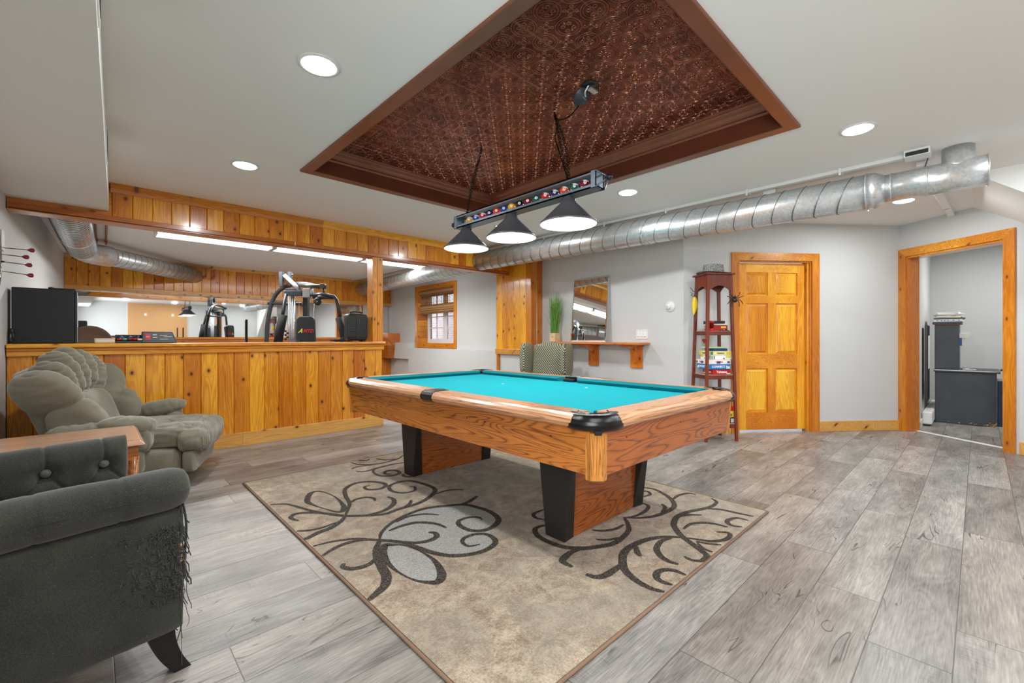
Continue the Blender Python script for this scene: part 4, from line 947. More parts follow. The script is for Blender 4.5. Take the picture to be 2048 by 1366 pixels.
b = MB(S_)
for k, y in enumerate((-.25, -.13, -.01, .11, .225)):
    zc = .455 - abs(y) ** 2 * 1.1
    Mk = MBK @ TR(.055, y, zc) @ RX(math.radians(-y * 110)) @ RY(math.radians(14))
    b.ell((0, 0, 0), (.130, .070, .200), .95, .9, 44, 60, M=Mk, fold=.012, seed=k * 5 + 2, fscale=(4, 4, 32))
for sy in (-1, 1):
    Mk = MBK @ TR(.055, sy * .365, .33) @ RX(math.radians(-sy * 34)) @ RZ(math.radians(sy * 16))
    b.ell((0, 0, 0), (.17, .09, .205), .85, .8, 44, 50, M=Mk, fold=.008, seed=sy * 7 + 40, fscale=(4, 4, 20))
b.build('headrest', t)
for sy in (-1, 1):
    Mk = MBK @ TR(.115, sy * .335, .10) @ RX(math.radians(-sy * 10))
    MB(S_).ell((0, 0, 0), (.155, .080, .155), .75, .7, 40, 30, M=Mk, fold=.014, seed=sy * 9 + 60, fscale=(4, 3, 7)).build('side_wing', t)

# ================================================================ END TABLE
t = thing('end_table', 'low brown wooden table between the recliner and the grey armchair', 'table', (-.12, 3.67, 0))
b = MB(m_endtop).hexa([(-.36, -.32, .468), (.345, -.32, .468), (.345, .34, .468), (-.36, .34, .468)], [(-.34, -.30, .492), (.325, -.30, .492), (.325, .32, .492), (-.34, .32, .492)], bev=.003)
b.box(-.31, .295, -.27, .29, .490, .494, .001); b.build('table_top', t)
b = MB(m_endside).box(-.33, .315, -.29, -.27, .38, .468, .002).box(-.33, .315, .29, .31, .38, .468, .002).box(.295, .315, -.27, .29, .38, .468, .002).box(-.33, -.31, -.27, .29, .38, .468, .002); b.build('apron', t)
for x in (-.31, .295):
    for y in (-.27, .29): MB(m_endside).cyl((x, y, 0), (x, y, .40), .016, .024, 12).build('leg', t)

# ================================================================ GREY ARMCHAIR
ARZ = math.radians(9)
t = thing('armchair', 'charcoal linen button-tufted armchair with rolled arms and cat-scratched corner', 'armchair', (-.195, 2.10, 0), ARZ)
G = m_grey_tweed
m_button = cloth('button_linen', (96, 97, 94), 420, 0.3)
def arm(sy):
    b = MB(G)
    # upholstered arm: outer panel, front face, roll on top
    ya, yb_ = (.30, .385)
    n = 26
    def outer(u, v):
        x = -.42 + .775 * u; z = .155 + .40 * v
        y = yb_ - .004 + .012 * math.sin(v * math.pi) + .006 * noise.noise((x * 6, z * 6, sy))
        return Vector((x, sy * y, z))
    pts = []
    def shell(u, v):   # closed loop in y/z swept in x, rounded front
        x = -.42 + .775 * u
        k = 1.0
        if u > .93: k = math.sqrt(max(0, 1 - ((u - .93) / .07) ** 2)) * .35 + .65
        a = v
        prof = [(.30, .155), (.385, .155), (.392, .25), (.392, .40), (.388, .52), (.330, .57), (.300, .52), (.30, .35)]
        m_ = len(prof); f = a * m_; i = int(f) % m_; q = f - int(f); p0, p1 = prof[i], prof[(i + 1) % m_]
        y = p0[0] + (p1[0] - p0[0]) * q; z = p0[1] + (p1[1] - p0[1]) * q; yc = .345
        return Vector((x, sy * (yc + (y - yc) * k), z))
    b.grid(shell, 30, 32)
    b.poly([shell(1, j / 32) for j in range(32)]); b.poly([shell(0, j / 32) for j in range(32)])
    o_ = b.build('arm_panel', t)
    b = MB(G)
    rr = .066; nr = 40
    def roll(u, v):
        x = -.43 + .80 * u; e = 1.0
        if u > .93: e = math.sqrt(max(0.0, 1 - ((u - .93) / .07) ** 2)) * .45 + .55
        s_ = 0
        for xs_ in (-.36, -.17, .02, .20): s_ += math.exp(-((x - xs_) / .005) ** 2)
        r = (rr - .0035 * s_) * e + .003 * noise.noise((x * 9, v * 5, sy * 3))
        th = 2 * math.pi * v; zc = .592 + .012 * u
        return Vector((x, sy * (.352 + r * 1.05 * math.cos(th)), zc + r * math.sin(th)))
    b.grid(roll, 90, 24); b.poly([roll(1, j / 24) for j in range(24)])
    b.build('arm_roll', t)
arm(-1)
# tufted inner face of the far arm and the back
def tuft(mb, fn, L, btn):
    pass
btn = []
for row, z in enumerate((.575, .475)):
    for k in range(-2, 5): btn.append((-.29 + .165 * k + (.0825 if row else 0) + .075, z))
def dimple(x, z):
    d = 0
    for bx, bz in btn: d -= .036 * math.exp(-(((x - bx) / .030) ** 2 + ((z - bz) / .030) ** 2))
    for bx, bz in btn:
        if bz > .55:
            if z > bz: d -= .007 * math.exp(-((x - bx) / .005) ** 2)
            for s in (-1, 1):
                q = (bz - z) / .10
                if 0 < q < 1: d -= .010 * math.exp(-((x - bx - s * .0825 * q) / .006) ** 2)
    return d
b = MB(G)
def inner(u, v):     # up the inside of the far arm, over the roll and down its outside
    x = -.40 + .755 * u; e = 1.0
    if u > .92: e = math.sqrt(max(0.0, 1 - ((u - .92) / .08) ** 2)) * .42 + .58
    zr = .598 + .012 * u; r = .068
    if v < .5: z = .30 + (zr - .30) * v / .5; y = .352 - r; n = (-1, 0); z_ = z
    elif v < .85: a = math.pi * (1 - (v - .5) / .35); n = (math.cos(a), math.sin(a)); y = .352; z = zr; y += r * n[0]; z += r * n[1]; z_ = zr + .07 * (v - .5) / .35
    else: y = .352 + r * .6; z = zr - (v - .85) / .15 * (zr - .16); n = (1, 0); z_ = 9
    d = dimple(x, z_) if z_ < 9 else 0
    y += n[0] * d; z += n[1] * d
    return Vector((x, .352 + (y - .352) * e, z))
b.grid(inner, 170, 110); b.poly([inner(1, j / 60) for j in range(61)]); b.build('far_arm', t)
for bx, bz in btn:
    if -.38 < bx < .33: MB(m_button).ell((bx, .304, bz + .004), (.0155, .011, .0155), nu=16, nv=10).build('button', t)
b = MB(G); b.ell((-.40, 0, .42), (.075, .34, .27), .35, .35, 36, 18, fold=.006, seed=4, fscale=(4, 4, 4)); b.build('backrest', t)
b = MB(G); b.ell((-.02, 0, .36), (.34, .285, .085), .35, .3, 40, 14, fold=.004, seed=6, fscale=(4, 4, 4)); b.build('seat_cushion', t)
b = MB(G); b.box(-.40, .33, -.31, .31, .155, .30, .02); b.build('seat_frame', t)
def sabre(sx, sy):
    b = MB(m_legblack); P0 = []
    prof = [(.002 + .058 * (q / 12) ** 2.0, .172 * (1 - q / 12), .074 - .028 * q / 12) for q in range(13)]
    M_ = TR(sx * .30 - (.02 if sx < 0 else 0), sy * .335, 0)
    F_ = [Vector((sx * o - w / 2, 0, z)) for o, z, w in prof]; Bk = [Vector((sx * o + w / 2, 0, z)) for o, z, w in prof]
    loop = F_ + Bk[::-1]; tm = bmesh.new()
    A = [tm.verts.new(p + Vector((0, -.022, 0))) for p in loop]; B = [tm.verts.new(p + Vector((0, .022, 0))) for p in loop]
    n_ = len(loop)
    for i in range(n_): tm.faces.new([A[i], A[(i + 1) % n_], B[(i + 1) % n_], B[i]])
    for i in range(len(F_) - 1):
        tm.faces.new([A[i], A[n_ - 1 - i], A[n_ - 2 - i], A[i + 1]]); tm.faces.new([B[i], B[i + 1], B[n_ - 2 - i], B[n_ - 1 - i]])
    bmesh.ops.recalc_face_normals(tm, faces=tm.faces); b.add(tm, M_)
    b.build('leg', t)
for sx in (-1, 1):
    for sy in (-1, 1): sabre(sx, sy)
# scratched, frayed front edge of the near arm
b = MB(m_thread); rnd = random.Random(3)
for k in range(340):
    x = .345 - abs(rnd.gauss(0, .055)); z = rnd.uniform(.27, .50); y = -.392
    p = [Vector((x, y, z))]
    for j in range(3): p.append(p[-1] + Vector((rnd.gauss(0, .0038), -abs(rnd.gauss(0, .0022)), rnd.gauss(-.003, .0038))))
    b.tube(p, .0015, 4)
for k in range(46):
    z0 = rnd.uniform(.24, .56); p = [Vector((.352 + rnd.uniform(-.006, .004), -.372 + rnd.uniform(-.015, .02), z0))]
    n_ = rnd.randint(3, 8)
    for j in range(n_): p.append(p[-1] + Vector((rnd.gauss(.002, .0045), rnd.gauss(0, .004), -rnd.uniform(.01, .03))))
    b.tube(p, rnd.uniform(.0008, .0022), 4)
b.tube(spline([(.352, -.36, .58), (.366, -.365, .48), (.362, -.36, .36), (.352, -.365, .26), (.35, -.36, .19)], 6), [.004] * 25, 5)
b.tube([(.352, -.365, .30), (.354, -.365, .02)], .0008, 4)
b.build('frayed_threads', t)
b = MB(m_stuffing)
for z in (.37, .385, .40, .42): b.ell((.345, -.378, z), (.008, .008, .007), nu=8, nv=6)
b.build('foam_stuffing', t)

# ================================================================ WINGBACK CHAIR behind the pool table
t = thing('wingback_chair', 'sage green dotted wingback chair between the pool table and the wall shelf', 'armchair', (4.36, 4.02, 0), math.radians(196))
Cm = m_chairdot
Mk = TR(-.24, 0, .66) @ RY(math.radians(-9))
def backf(u, v):
    th = 2 * math.pi * u; sg = lambda w, e: math.copysign(abs(w) ** e, w)
    y = .27 * sg(math.cos(th), .55); x = .06 * sg(math.sin(th), .7)
    z = -.36 + .72 * v; k = 1.0
    if v > .88: k = max(0.02, 1 - ((v - .88) / .12) ** 2 * .98)
    if v > .80: pass
    return Vector((x * k, y * (0.94 + .06 * v) * (k if v > .97 else 1), z + .035 * (1 - (y / .27) ** 2) * v))
MB(Cm).grid(backf, 40, 24, M=Mk, closed_u=True).poly([backf(j / 40, 1) for j in range(40)], M=Mk).build('backrest', t)
for sy in (-1, 1):
    b = MB(Cm)
    b.ell((-.13, sy * .305, .80), (.15, .045, .225), .55, .5, 30, 20)
    b.ell((.02, sy * .31, .52), (.28, .055, .09), .5, .5, 30, 14).box(-.24, .26, sy * .31 - .04, sy * .31 + .04, .18, .50, .02)
    b.build('wing_arm', t)
b = MB(Cm); b.ell((.05, 0, .42), (.28, .26, .07), .4, .35, 30, 12).box(-.25, .28, -.27, .27, .18, .37, .02); b.build('seat', t)
for x in (-.22, .24):
    for y in (-.28, .28): MB(m_mahog).cyl((x, y, 0), (x, y, .2), .015, .024, 10).build('leg', t)
t = thing('side_table', 'dark brown round-edged table just visible beyond the far rail of the pool table', 'table', (4.56, 3.30, 0))
MB(m_mahog).lathe([(0, .545), (.27, .545), (.285, .553), (.285, .562), (.27, .57), (0, .57)], 40).build('table_top', t)
MB(m_mahog).lathe([(.028, .545), (.02, .4), (.03, .3), (.022, .12), (.04, .06)], 20).build('pedestal', t)
for k in range(3):
    a = k * 2.094; MB(m_mahog).tube(spline([(.02 * math.cos(a), .02 * math.sin(a), .10), (.14 * math.cos(a), .14 * math.sin(a), .06), (.24 * math.cos(a), .24 * math.sin(a), .012)], 6), .013, 8).build('leg', t)

# ================================================================ WALL SHELF AND WHAT STANDS ON IT
MRr = MR
t = thing('wall_shelf', 'narrow varnished wooden shelf on two brackets on the grey wall', 'shelf')
MB(m_cedar).box(.262, 1.93, 0.0, .225, 1.008, 1.036, .005, M=MR).build('shelf_board', t)
for s in (1.05, 1.74):
    b = MB(m_cedar_v).box(s - .085, s + .085, 0, .022, .72, 1.008, .003, M=MR)
    g = [(.022, 1.008), (.18, 1.008), (.175, .985), (.10, .955), (.06, .89), (.045, .80), (.022, .76)]
    b.hexa([(s - .022, y, z) for y, z in g], [(s + .022, y, z) for y, z in g], M=MR)
    b.box(s - .12, s + .10, .0, .19, .985, 1.008, .003, M=MR); b.build('bracket', t)
t = thing('leaning_mirror', 'frameless edge-cut mirror leaning on the wall shelf against the grey wall', 'mirror')
LM = MR @ TR(1.01, .095, 1.037) @ RX(math.radians(5.3))
b = MB(m_mirror)
o1 = [(-.315, 0, 0), (.315, 0, 0), (.315, 0, .885), (-.315, 0, .885)]
b.hexa([(-.315, -.006, 0), (.315, -.006, 0), (.315, -.006, .885), (-.315, -.006, .885)], [(-.315, 0.001, 0), (.315, .001, 0), (.315, .001, .885), (-.315, .001, .885)], M=LM)
b.hexa([(-.315, 0.001, 0), (.315, .001, 0), (.315, .001, .885), (-.315, .001, .885)], [(-.295, .005, .02), (.295, .005, .02), (.295, .005, .865), (-.295, .005, .865)], M=LM)
b.build('glass', t)
t = thing('potted_grass', 'artificial green grass in a pale square pot on the wall shelf', 'plant', tuple(MR @ Vector((.40, .115, 1.036))), math.atan2(P1[1] - Wb[1], P1[0] - Wb[0]) + math.pi)
MB(m_box[0]).box(-.055, .055, -.055, .055, 0, .125, .004).m(m_black).tube([(-.02, .0565, .08), (0, .0565, .06), (.02, .0565, .075)], .0015, 5).build('pot', t)
rnd = random.Random(11); b = MB(m_grass)
for k in range(240):
    x, y = rnd.uniform(-.045, .045), rnd.uniform(-.045, .045); hh = rnd.uniform(.30, .62) if k % 3 else rnd.uniform(.45, .66)
    dx, dy = rnd.gauss(0, .042) + x * 1.0, rnd.gauss(0, .03) + y * .4
    a = rnd.uniform(0, 3.14); w = .0046; tm = bmesh.new(); A = []; B = []
    for j in range(6):
        q = j / 5; p = Vector((x + dx * q * q, y + dy * q * q, .115 + hh * q)); ww = w * (1 - q ** 2 * .9)
        A.append(tm.verts.new(p + Vector((math.cos(a), math.sin(a), 0)) * ww)); B.append(tm.verts.new(p - Vector((math.cos(a), math.sin(a), 0)) * ww))
    for j in range(5): tm.faces.new([A[j], B[j], B[j + 1], A[j + 1]])
    b.add(tm)
for k in range(26):
    x, y = rnd.uniform(-.03, .03), rnd.uniform(-.03, .03); s_ = rnd.choice((-1, 1)); l = rnd.uniform(.06, .15)
    b.tube(spline([(x, y, .12), (x + s_ * l * .3, y, .38), (x + s_ * l, y + rnd.gauss(0, .02), rnd.uniform(.3, .6))], 5), .0012, 4)
b.build('grass_blades', t)
t = thing('light_switch', 'white three-gang rocker switch plate on the grey wall above the shelf end', 'light switch', tuple(MR @ Vector((1.815, 0, 1.135))), math.atan2(P1[1] - Wb[1], P1[0] - Wb[0]) + math.pi)
MB(m_white).box(-.085, .085, 0, .007, -.058, .058, .003).build('plate', t)
for k in (-1, 0, 1): MB(m_vinyl).box(k * .046 - .016, k * .046 + .016, .006, .010, -.033, .033, .002).m(m_darkgrey).box(k * .046 - .012, k * .046 + .012, .009, .0105, -.030, -.026).build('rocker', t)
t = thing('round_wall_sensor', 'round white wall sensor with a smaller offset dome beside the games stand', 'sensor', tuple(MR @ Vector((2.20, 0, 1.455))), math.atan2(P1[1] - Wb[1], P1[0] - Wb[0]) + math.pi)
MB(m_white).lathe([(0, .018), (.055, .016), (.062, .006), (.062, 0)], 36, M=RX(math.radians(-90))).build('base_disc', t)
MB(m_vinyl).lathe([(0, .05), (.022, .048), (.030, .038), (.032, .016)], 28, M=RX(math.radians(-90)) @ TR(.012, .0, 0)).m(m_darkgrey).lathe([(.010, .0505), (.013, .0505)], 20, M=RX(math.radians(-90)) @ TR(.012, 0, 0)).build('dome', t)

# ================================================================ CORNER STAND WITH GAMES
EX = Vector((.81, -.585, 0)).normalized(); ERZ = math.atan2(EX.y, EX.x)
F0 = Vector((4.655, 1.962, 0)); EXl, EYl = .345, .29
EC = F0 + EX * EXl / 2 + Vector((-EX.y, EX.x, 0)) * EYl / 2
t = thing('games_stand', 'tall tapering mahogany-stained corner stand with arched top and three shelves, beside the panelled door', 'shelf stand', tuple(EC), ERZ)
Mh = m_mahog
def lx(z): return EXl / 2 * (1 - .26 * z / 1.76)
def ly(z): return EYl / 2 * (1 - .26 * z / 1.76)
for sx in (-1, 1):
    for sy in (-1, 1):
        B = [(sx * lx(0) + dx, sy * ly(0) + dy, 0) for dx, dy in ((-.013, -.013), (.013, -.013), (.013, .013), (-.013, .013))]
        T_ = [(sx * lx(1.76) + dx, sy * ly(1.76) + dy, 1.76) for dx, dy in ((-.015, -.015), (.015, -.015), (.015, .015), (-.015, .015))]
        MB(Mh).hexa(B, T_, bev=.002).build('leg', t)
MB(Mh).box(-lx(1.76) - .035, lx(1.76) + .035, -ly(1.76) - .035, ly(1.76) + .035, 1.76, 1.778, .004).build('top', t)
for sy in (-1, 1):
    z0 = 1.76; L_ = lx(1.68); pts = [(-L_, z0), (-L_, 1.585)] + [(-L_ + .02 + (2 * L_ - .04) * k / 12, 1.60 + .045 * math.sin(math.pi * k / 12)) for k in range(13)] + [(L_, 1.585), (L_, z0)]
    y = sy * (ly(1.68) + .006); MB(Mh).hexa([(x, y - .006, z) for x, z in pts], [(x, y + .006, z) for x, z in pts]).build('arched_apron', t)
for sx in (-1, 1):
    L_ = ly(1.68); pts = [(-L_, 1.76), (-L_, 1.585)] + [(-L_ + .02 + (2 * L_ - .04) * k / 12, 1.60 + .045 * math.sin(math.pi * k / 12)) for k in range(13)] + [(L_, 1.585), (L_, 1.76)]
    x = sx * (lx(1.68) + .006); MB(Mh).hexa([(x - .006, y, z) for y, z in pts], [(x + .006, y, z) for y, z in pts]).build('arched_apron', t)
SHZ = (.185, .70, 1.165)
for z in SHZ:
    a, c = lx(z), ly(z)
    MB(m_shelf_ply).box(-a, a, -c, c, z - .012, z, .001).m(Mh).box(-a, a, -c - .004, -c + .008, z - .045, z - .002, .002).box(-a, a, c - .008, c + .004, z - .045, z - .002, .002).box(-a - .004, -a + .008, -c, c, z - .045, z - .002, .002).box(a - .008, a + .004, -c, c, z - .045, z - .002, .002).build('shelf', t)
ME = TR(*EC) @ RZ(ERZ)
def onstand(x, y, z): return tuple(ME @ Vector((x, y, z)))
cB = {}
def colr(rgb):
    if rgb not in cB: cB[rgb] = plain('carton_%d_%d_%d' % rgb, rgb, 0.45)
    return cB[rgb]
def game(name, label, x, y, z, w, d, h, rgb, side=None, txt=None, tcol=(250, 250, 250), rot=0, extra=None, group=None, ts=.8, left=None):
    g = thing(name, label, 'board game', onstand(x, y, z), ERZ + math.radians(rot), group)
    MB(colr(rgb)).box(-w / 2, w / 2, -d / 2, d / 2, 0, h, .002).build('tray', g)
    b = MB(colr(side or rgb)).box(-w / 2 - .001, w / 2 + .001, -d / 2 - .001, d / 2 + .001, h * .08, h + .0005, .002)
    if extra:
        for (x0, x1, z0, z1, c) in extra: b.m(colr(c)).box(x0 * w / 2, x1 * w / 2, -d / 2 - .0016, -d / 2, z0 * h, z1 * h); b.box(-w / 2 - .0016, -w / 2, x0 * d / 2, x1 * d / 2, z0 * h, z1 * h)
    if txt:
        b.m(colr(tcol)); b.text(txt, h * ts, TR(0, -d / 2 - .0018, h * .52) @ RX(math.radians(90)), .0004, True)
        b.text(left or txt, h * ts, TR(-w / 2 - .0018, 0, h * .52) @ RZ(math.radians(-90)) @ RX(math.radians(90)), .0004, True)
    b.build('lid', g)
G2 = 'board games on the middle shelf of the stand'
z = SHZ[1] + .0005
game('board_game', 'red dice game box at the bottom of the stack on the middle shelf', .035, -.0, z, .20, .19, .056, (30, 26, 30), (198, 24, 30), 'Yahtzee', group=G2, ts=.66, rot=0, extra=[(.55, .95, .1, .3, (236, 234, 230))]); z += .058
game('board_game', 'blue game box with white lettering lying on the red dice game', .0, 0, z, .25, .22, .052, (30, 110, 176), (36, 124, 190), 'CONNECT 4', group=G2, ts=.6, extra=[(.62, .95, .12, .6, (210, 226, 236))]); z += .054
game('board_game', 'white game box with small dark lettering above the blue box', -.005, 0, z, .26, .225, .046, (226, 224, 222), (238, 236, 232), 'Qwirkle', (150, 40, 70), group=G2, ts=.55, extra=[(.7, .95, .2, .7, (90, 96, 110)), (-.2, .1, .15, .7, (40, 60, 120))]); z += .048
game('board_game', 'white game box with yellow and green stripes in the upper half of the stack', .03, 0, z, .24, .2, .045, (232, 230, 224), (240, 238, 232), None, group=G2, extra=[(-.95, -.85, .1, .9, (40, 120, 80)), (-.75, -.65, .1, .9, (40, 120, 80)), (.4, .9, .4, .95, (226, 212, 90)), (.15, .3, .1, .4, (180, 30, 40))]); z += .047
game('board_game', 'game box with yellow striped lid lying over the white striped box', .02, 0, z, .25, .2, .042, (224, 222, 214), (236, 226, 150), 'Gaddon', (40, 44, 50), group=G2, ts=.62, extra=[(-.95, -.7, .1, .9, (50, 128, 86)), (.5, .95, .1, .9, (222, 204, 70))]); z += .044
game('board_game', 'dark blue flat game box near the top of the stack', .03, 0, z, .16, .16, .026, (28, 52, 110), (28, 52, 110), group=G2); z += .028
game('board_game', 'pale green flat box topmost on the middle shelf stack', .0, 0, z, .19, .15, .016, (150, 200, 150), (170, 212, 160), group=G2)
G3 = 'board games on the lowest shelf of the stand'
z = SHZ[0] + .0005
game('board_game', 'black game box at the bottom of the lowest shelf stack', .02, 0, z, .29, .24, .06, (30, 34, 38), (34, 38, 42), 'GAME', (220, 220, 220), group=G3, ts=.35, extra=[(.72, .95, .15, .85, (210, 212, 214))]); z += .062
game('board_game', 'yellow game box in the lowest shelf stack', .015, 0, z, .28, .23, .066, (226, 196, 40), (238, 208, 44), None, group=G3, extra=[(.3, .6, .5, .85, (40, 40, 40)), (.75, .9, .2, .6, (120, 130, 60))]); z += .068
game('board_game', 'plain red game box in the lowest shelf stack', .015, 0, z, .28, .23, .05, (176, 22, 30), (196, 24, 32), None, group=G3); z += .052
game('board_game', 'black and lime game box lettered UP standing highest on the lowest shelf', .0, 0, z, .24, .2, .135, (26, 28, 26), (30, 32, 30), None, group=G3, extra=[(-.1, .62, .62, .92, (60, 64, 60)), (.1, .62, .3, .52, (170, 200, 50)), (.1, .62, .05, .22, (190, 206, 120))]);
g = thing('game_label_text', 'white UP lettering sticker on the black and lime game box', 'sticker', onstand(0, 0, z), ERZ)
MB(colr((240, 240, 240))).text('UP', .055, TR(.055, -.1035, .10) @ RX(math.radians(90)), .0006, True).build('lettering', g)
# things on the top shelf
z = SHZ[2] + .0005
G1 = None
game('card_box', 'red and yellow box on the upper shelf of the stand', .03, .0, z, .17, .15, .060, (150, 26, 26), (168, 30, 28), None, extra=[(.1, .8, .5, .85, (226, 180, 80)), (.2, .6, .1, .35, (232, 130, 100))])
game('card_box', 'white slim box lying on the red and yellow box', .035, .01, z + .062, .17, .14, .014, (226, 224, 214))
game('card_box', 'black case topmost on the upper shelf of the stand', .02, .02, z + .078, .17, .14, .030, (22, 26, 34), rot=-8)
t2 = thing('red_cup', 'bright red plastic cup at the corner of the upper shelf', 'cup', onstand(-.085, -.085, z))
MB(m_red).lathe([(0, .001), (.030, .001), (.033, .01), (.030, .03), (.034, .085), (.038, .10), (.036, .10), (.030, .03), (0, .012)], 24).build('cup_body', t2)
t2 = thing('glass_tumbler', 'small clear tumbler on the upper shelf of the stand', 'glass', onstand(.10, .085, z)); MB(m_glass).lathe([(0, .002), (.018, .002), (.022, .06), (.020, .06), (.016, .006), (0, .006)], 20).build('tumbler', t2)
t2 = thing('dark_game_pieces', 'dark flat tray of pieces at the front of the upper shelf', 'game pieces', onstand(.07, -.092, z), ERZ); MB(m_black).box(-.05, .05, -.012, .010, 0, .008, .002).ell((-.02, 0, .012), (.012, .008, .006), nu=10, nv=6).ell((.02, .0, .012), (.014, .008, .006), nu=10, nv=6).build('tray', t2)
t2 = thing('heart_ornament', 'red heart ornament hanging on strings under the upper shelf', 'ornament', onstand(-.045, .10, 0), ERZ)
hp = [(.028 * (16 * math.sin(a) ** 3) / 16, .028 * (13 * math.cos(a) - 5 * math.cos(2 * a) - 2 * math.cos(3 * a) - math.cos(4 * a)) / 16) for a in [2 * math.pi * k / 28 for k in range(28)]]
MB(m_red).hexa([(x, -.006, 1.06 + y) for x, y in hp], [(x, .006, 1.06 + y) for x, y in hp], bev=.002).build('heart', t2)
MB(m_darkgrey).tube([(-.04, 0, 1.12), (0, 0, .99), (.04, 0, 1.12)], .0012, 5).tube([(0, 0, 1.12), (0, 0, 1.075)], .001, 5).build('string', t2)
# hat
t2 = thing('tweed_hat', 'grey tweed trilby hat lying on top of the corner stand', 'hat', onstand(0.0, 0, 1.779), ERZ + .3)
b = MB(m_tweed)
def hat(u, v):
    a = 2 * math.pi * u; ex = 1.12
    if v < .25: r = .168 - (.168 - .108) * (v / .25); z = .010 * (1 - v / .25) ** 2 * (1 + math.cos(2 * a)) * .8 + .004
    elif v < .8: q = (v - .25) / .55; r = .108 - .012 * q; z = .004 + .095 * q
    else: q = (v - .8) / .2; r = .096 * (1 - q); z = .099 + .010 * math.sin(q * math.pi * .5) - .0 * q
    return Vector((r * ex * math.cos(a), r * .95 * math.sin(a), z))
b.grid(hat, 48, 30, closed_u=True); b.build('hat_body', t2)
# spider, pouch
t2 = thing('toy_spider', 'black rubber toy spider dangling from the front right leg of the stand', 'toy spider', onstand(lx(1.5) + .01, -ly(1.5) - .045, 1.50), ERZ - .25)
b = MB(m_black).ell((0, 0, -.012), (.022, .016, .026), nu=16, nv=10).ell((0, 0, .022), (.014, .011, .014), nu=14, nv=8); b.build('spider_body', t2)
for s_ in (-1, 1):
    for k, (e1, e2) in enumerate((((.04, .045), (.048, .075)), ((.055, .02), (.082, .030)), ((.05, -.015), (.078, -.055)), ((.035, -.03), (.042, -.085)))):
        MB(m_black).tube(spline([(s_ * .012, -.004, .012 - .008 * k), (s_ * e1[0], -.014, e1[1]), (s_ * e2[0], -.006, e2[1])], 5), [.004] * 10 + [.002], 6).build('spider_leg', t2)
MB(m_darkgrey).tube([(0, 0, .03), (-.004, .002, .11)], .0012, 5).build('string', t2)
t2 = thing('yellow_pouch', 'yellow banana shaped zip pouch hanging from a hook on the stand', 'pouch', onstand(-lx(1.45) - .045, ly(1.45) - .05, 1.44), ERZ + math.radians(50))
b = MB(m_yel)
def ban(u, v):
    th = 2 * math.pi * u; q = v; c = Vector((-.045 * q + .05 * math.sin(q * math.pi) * .6, 0, .10 - .20 * q))
    w = .006 + .046 * math.sin(math.pi * min(q ** .75, 1)) ** .8
    return c + Vector((w * math.cos(th), w * .55 * math.sin(th), w * .25 * math.cos(th)))
b.grid(ban, 20, 20, closed_u=True).build('pouch_body', t2)
MB(m_black).lathe([(0, .001), (.015, .0)], 20, M=TR(-.0, -.0275, -.055) @ RX(math.radians(90)) @ RY(.2)).m(m_yel).lathe([(.004, .0018), (.009, .0015)], 16, M=TR(-.0, -.0275, -.055) @ RX(math.radians(90))).build('badge', t2)
MB(m_black).tube(spline([(0, 0, .10), (.01, 0, .13), (.02, 0, .16)], 4), .003, 6).build('strap', t2)
t2 = thing('wire_hook', 'black double wire hook on the side of the corner stand', 'hook', onstand(-lx(1.55) - .018, ly(1.55) - .01, 1.60), ERZ)
MB(m_black).tube(spline([(.0, 0, .0), (-.03, 0, .01), (-.055, 0, .045)], 4), .003, 6).tube(spline([(.0, 0, -.03), (-.04, 0, -.02), (-.06, 0, .0)], 4), .002, 6).tube(spline([(.0, 0, -.03), (-.02, 0, -.05), (-.045, .0, -.04), (-.035, 0, -.02)], 4), .003, 6).build('hook', t2)

# ================================================================ ON THE BAR LEDGE
zl = 1.0445
t = thing('black_cabinet', 'large black rectangular cabinet standing at the wall end of the bar ledge', 'cabinet', (-.275, 5.255, zl), 0)
MB(plain('matt_black_panel', (17, 19, 24), 0.5)).box(-.185, .165, -.075, .10, 0, .445, .006).build('body', t)
MB(m_black).box(.165, .178, -.07, .095, .004, .44, .004).m(m_chrome).box(.178, .184, -.065, .09, .01, .425, .003).build('edge_trim', t)
MB(m_black).box(.02, .17, -.05, .03, .445, .456, .003).ell((.03, -.04, .452), (.02, .012, .010), nu=12, nv=8).build('top_device', t)
t = thing('black_cable_tangle', 'tangle of thin black cable between the wall and the black cabinet', 'cable', (-.46, 5.16, zl))
b = MB(m_black); rnd = random.Random(5)
for k in range(5): b.tube(spline([(-.0 + .002 * k, .0, .003), (rnd.uniform(-.01, .02), .01, .05), (rnd.uniform(-.01, .02), .0, .12), (.01, -.01, .09), (rnd.uniform(0, .02), -.02, .04), (.0, 0, .004)], 5), .0022, 5)
b.tube(spline([(0, -.02, .004), (.04, -.03, .003), (.09, -.02, .06), (.10, -.0, .06)], 5), .002, 5); b.build('cable', t)
t = thing('round_wood_tray', 'brown round wooden tray leaning behind the cream bowl', 'tray', (.01, 5.385, zl), 0)
MB(m_brownpl).lathe([(0, .006), (.135, .006), (.150, .014), (.154, .012), (.150, .0), (0, 0)], 44, M=TR(-.03, 0, -.002) @ TR(0, 0, .002) @ RX(math.radians(82)) @ TR(0, .0, 0)).build('disc', t)
t.location.z = zl + .0
t = thing('cream_bowl', 'small cream rectangular dish on the bar ledge beside the round tray', 'bowl', (.075, 5.20, zl))
MB(m_cream).box(-.065, .065, -.04, .04, 0, .040, .012, seg=3).box(-.067, .067, -.042, .042, .034, .042, .004).build('dish', t)
t = thing('marker_tray', 'grey tray holding red and green chalk markers on the bar ledge', 'tray', (.235, 5.235, zl))
MB(m_darkgrey).box(-.09, .09, -.05, .06, 0, .018, .003).box(-.09, .09, .045, .06, 0, .075, .004).build('tray', t)
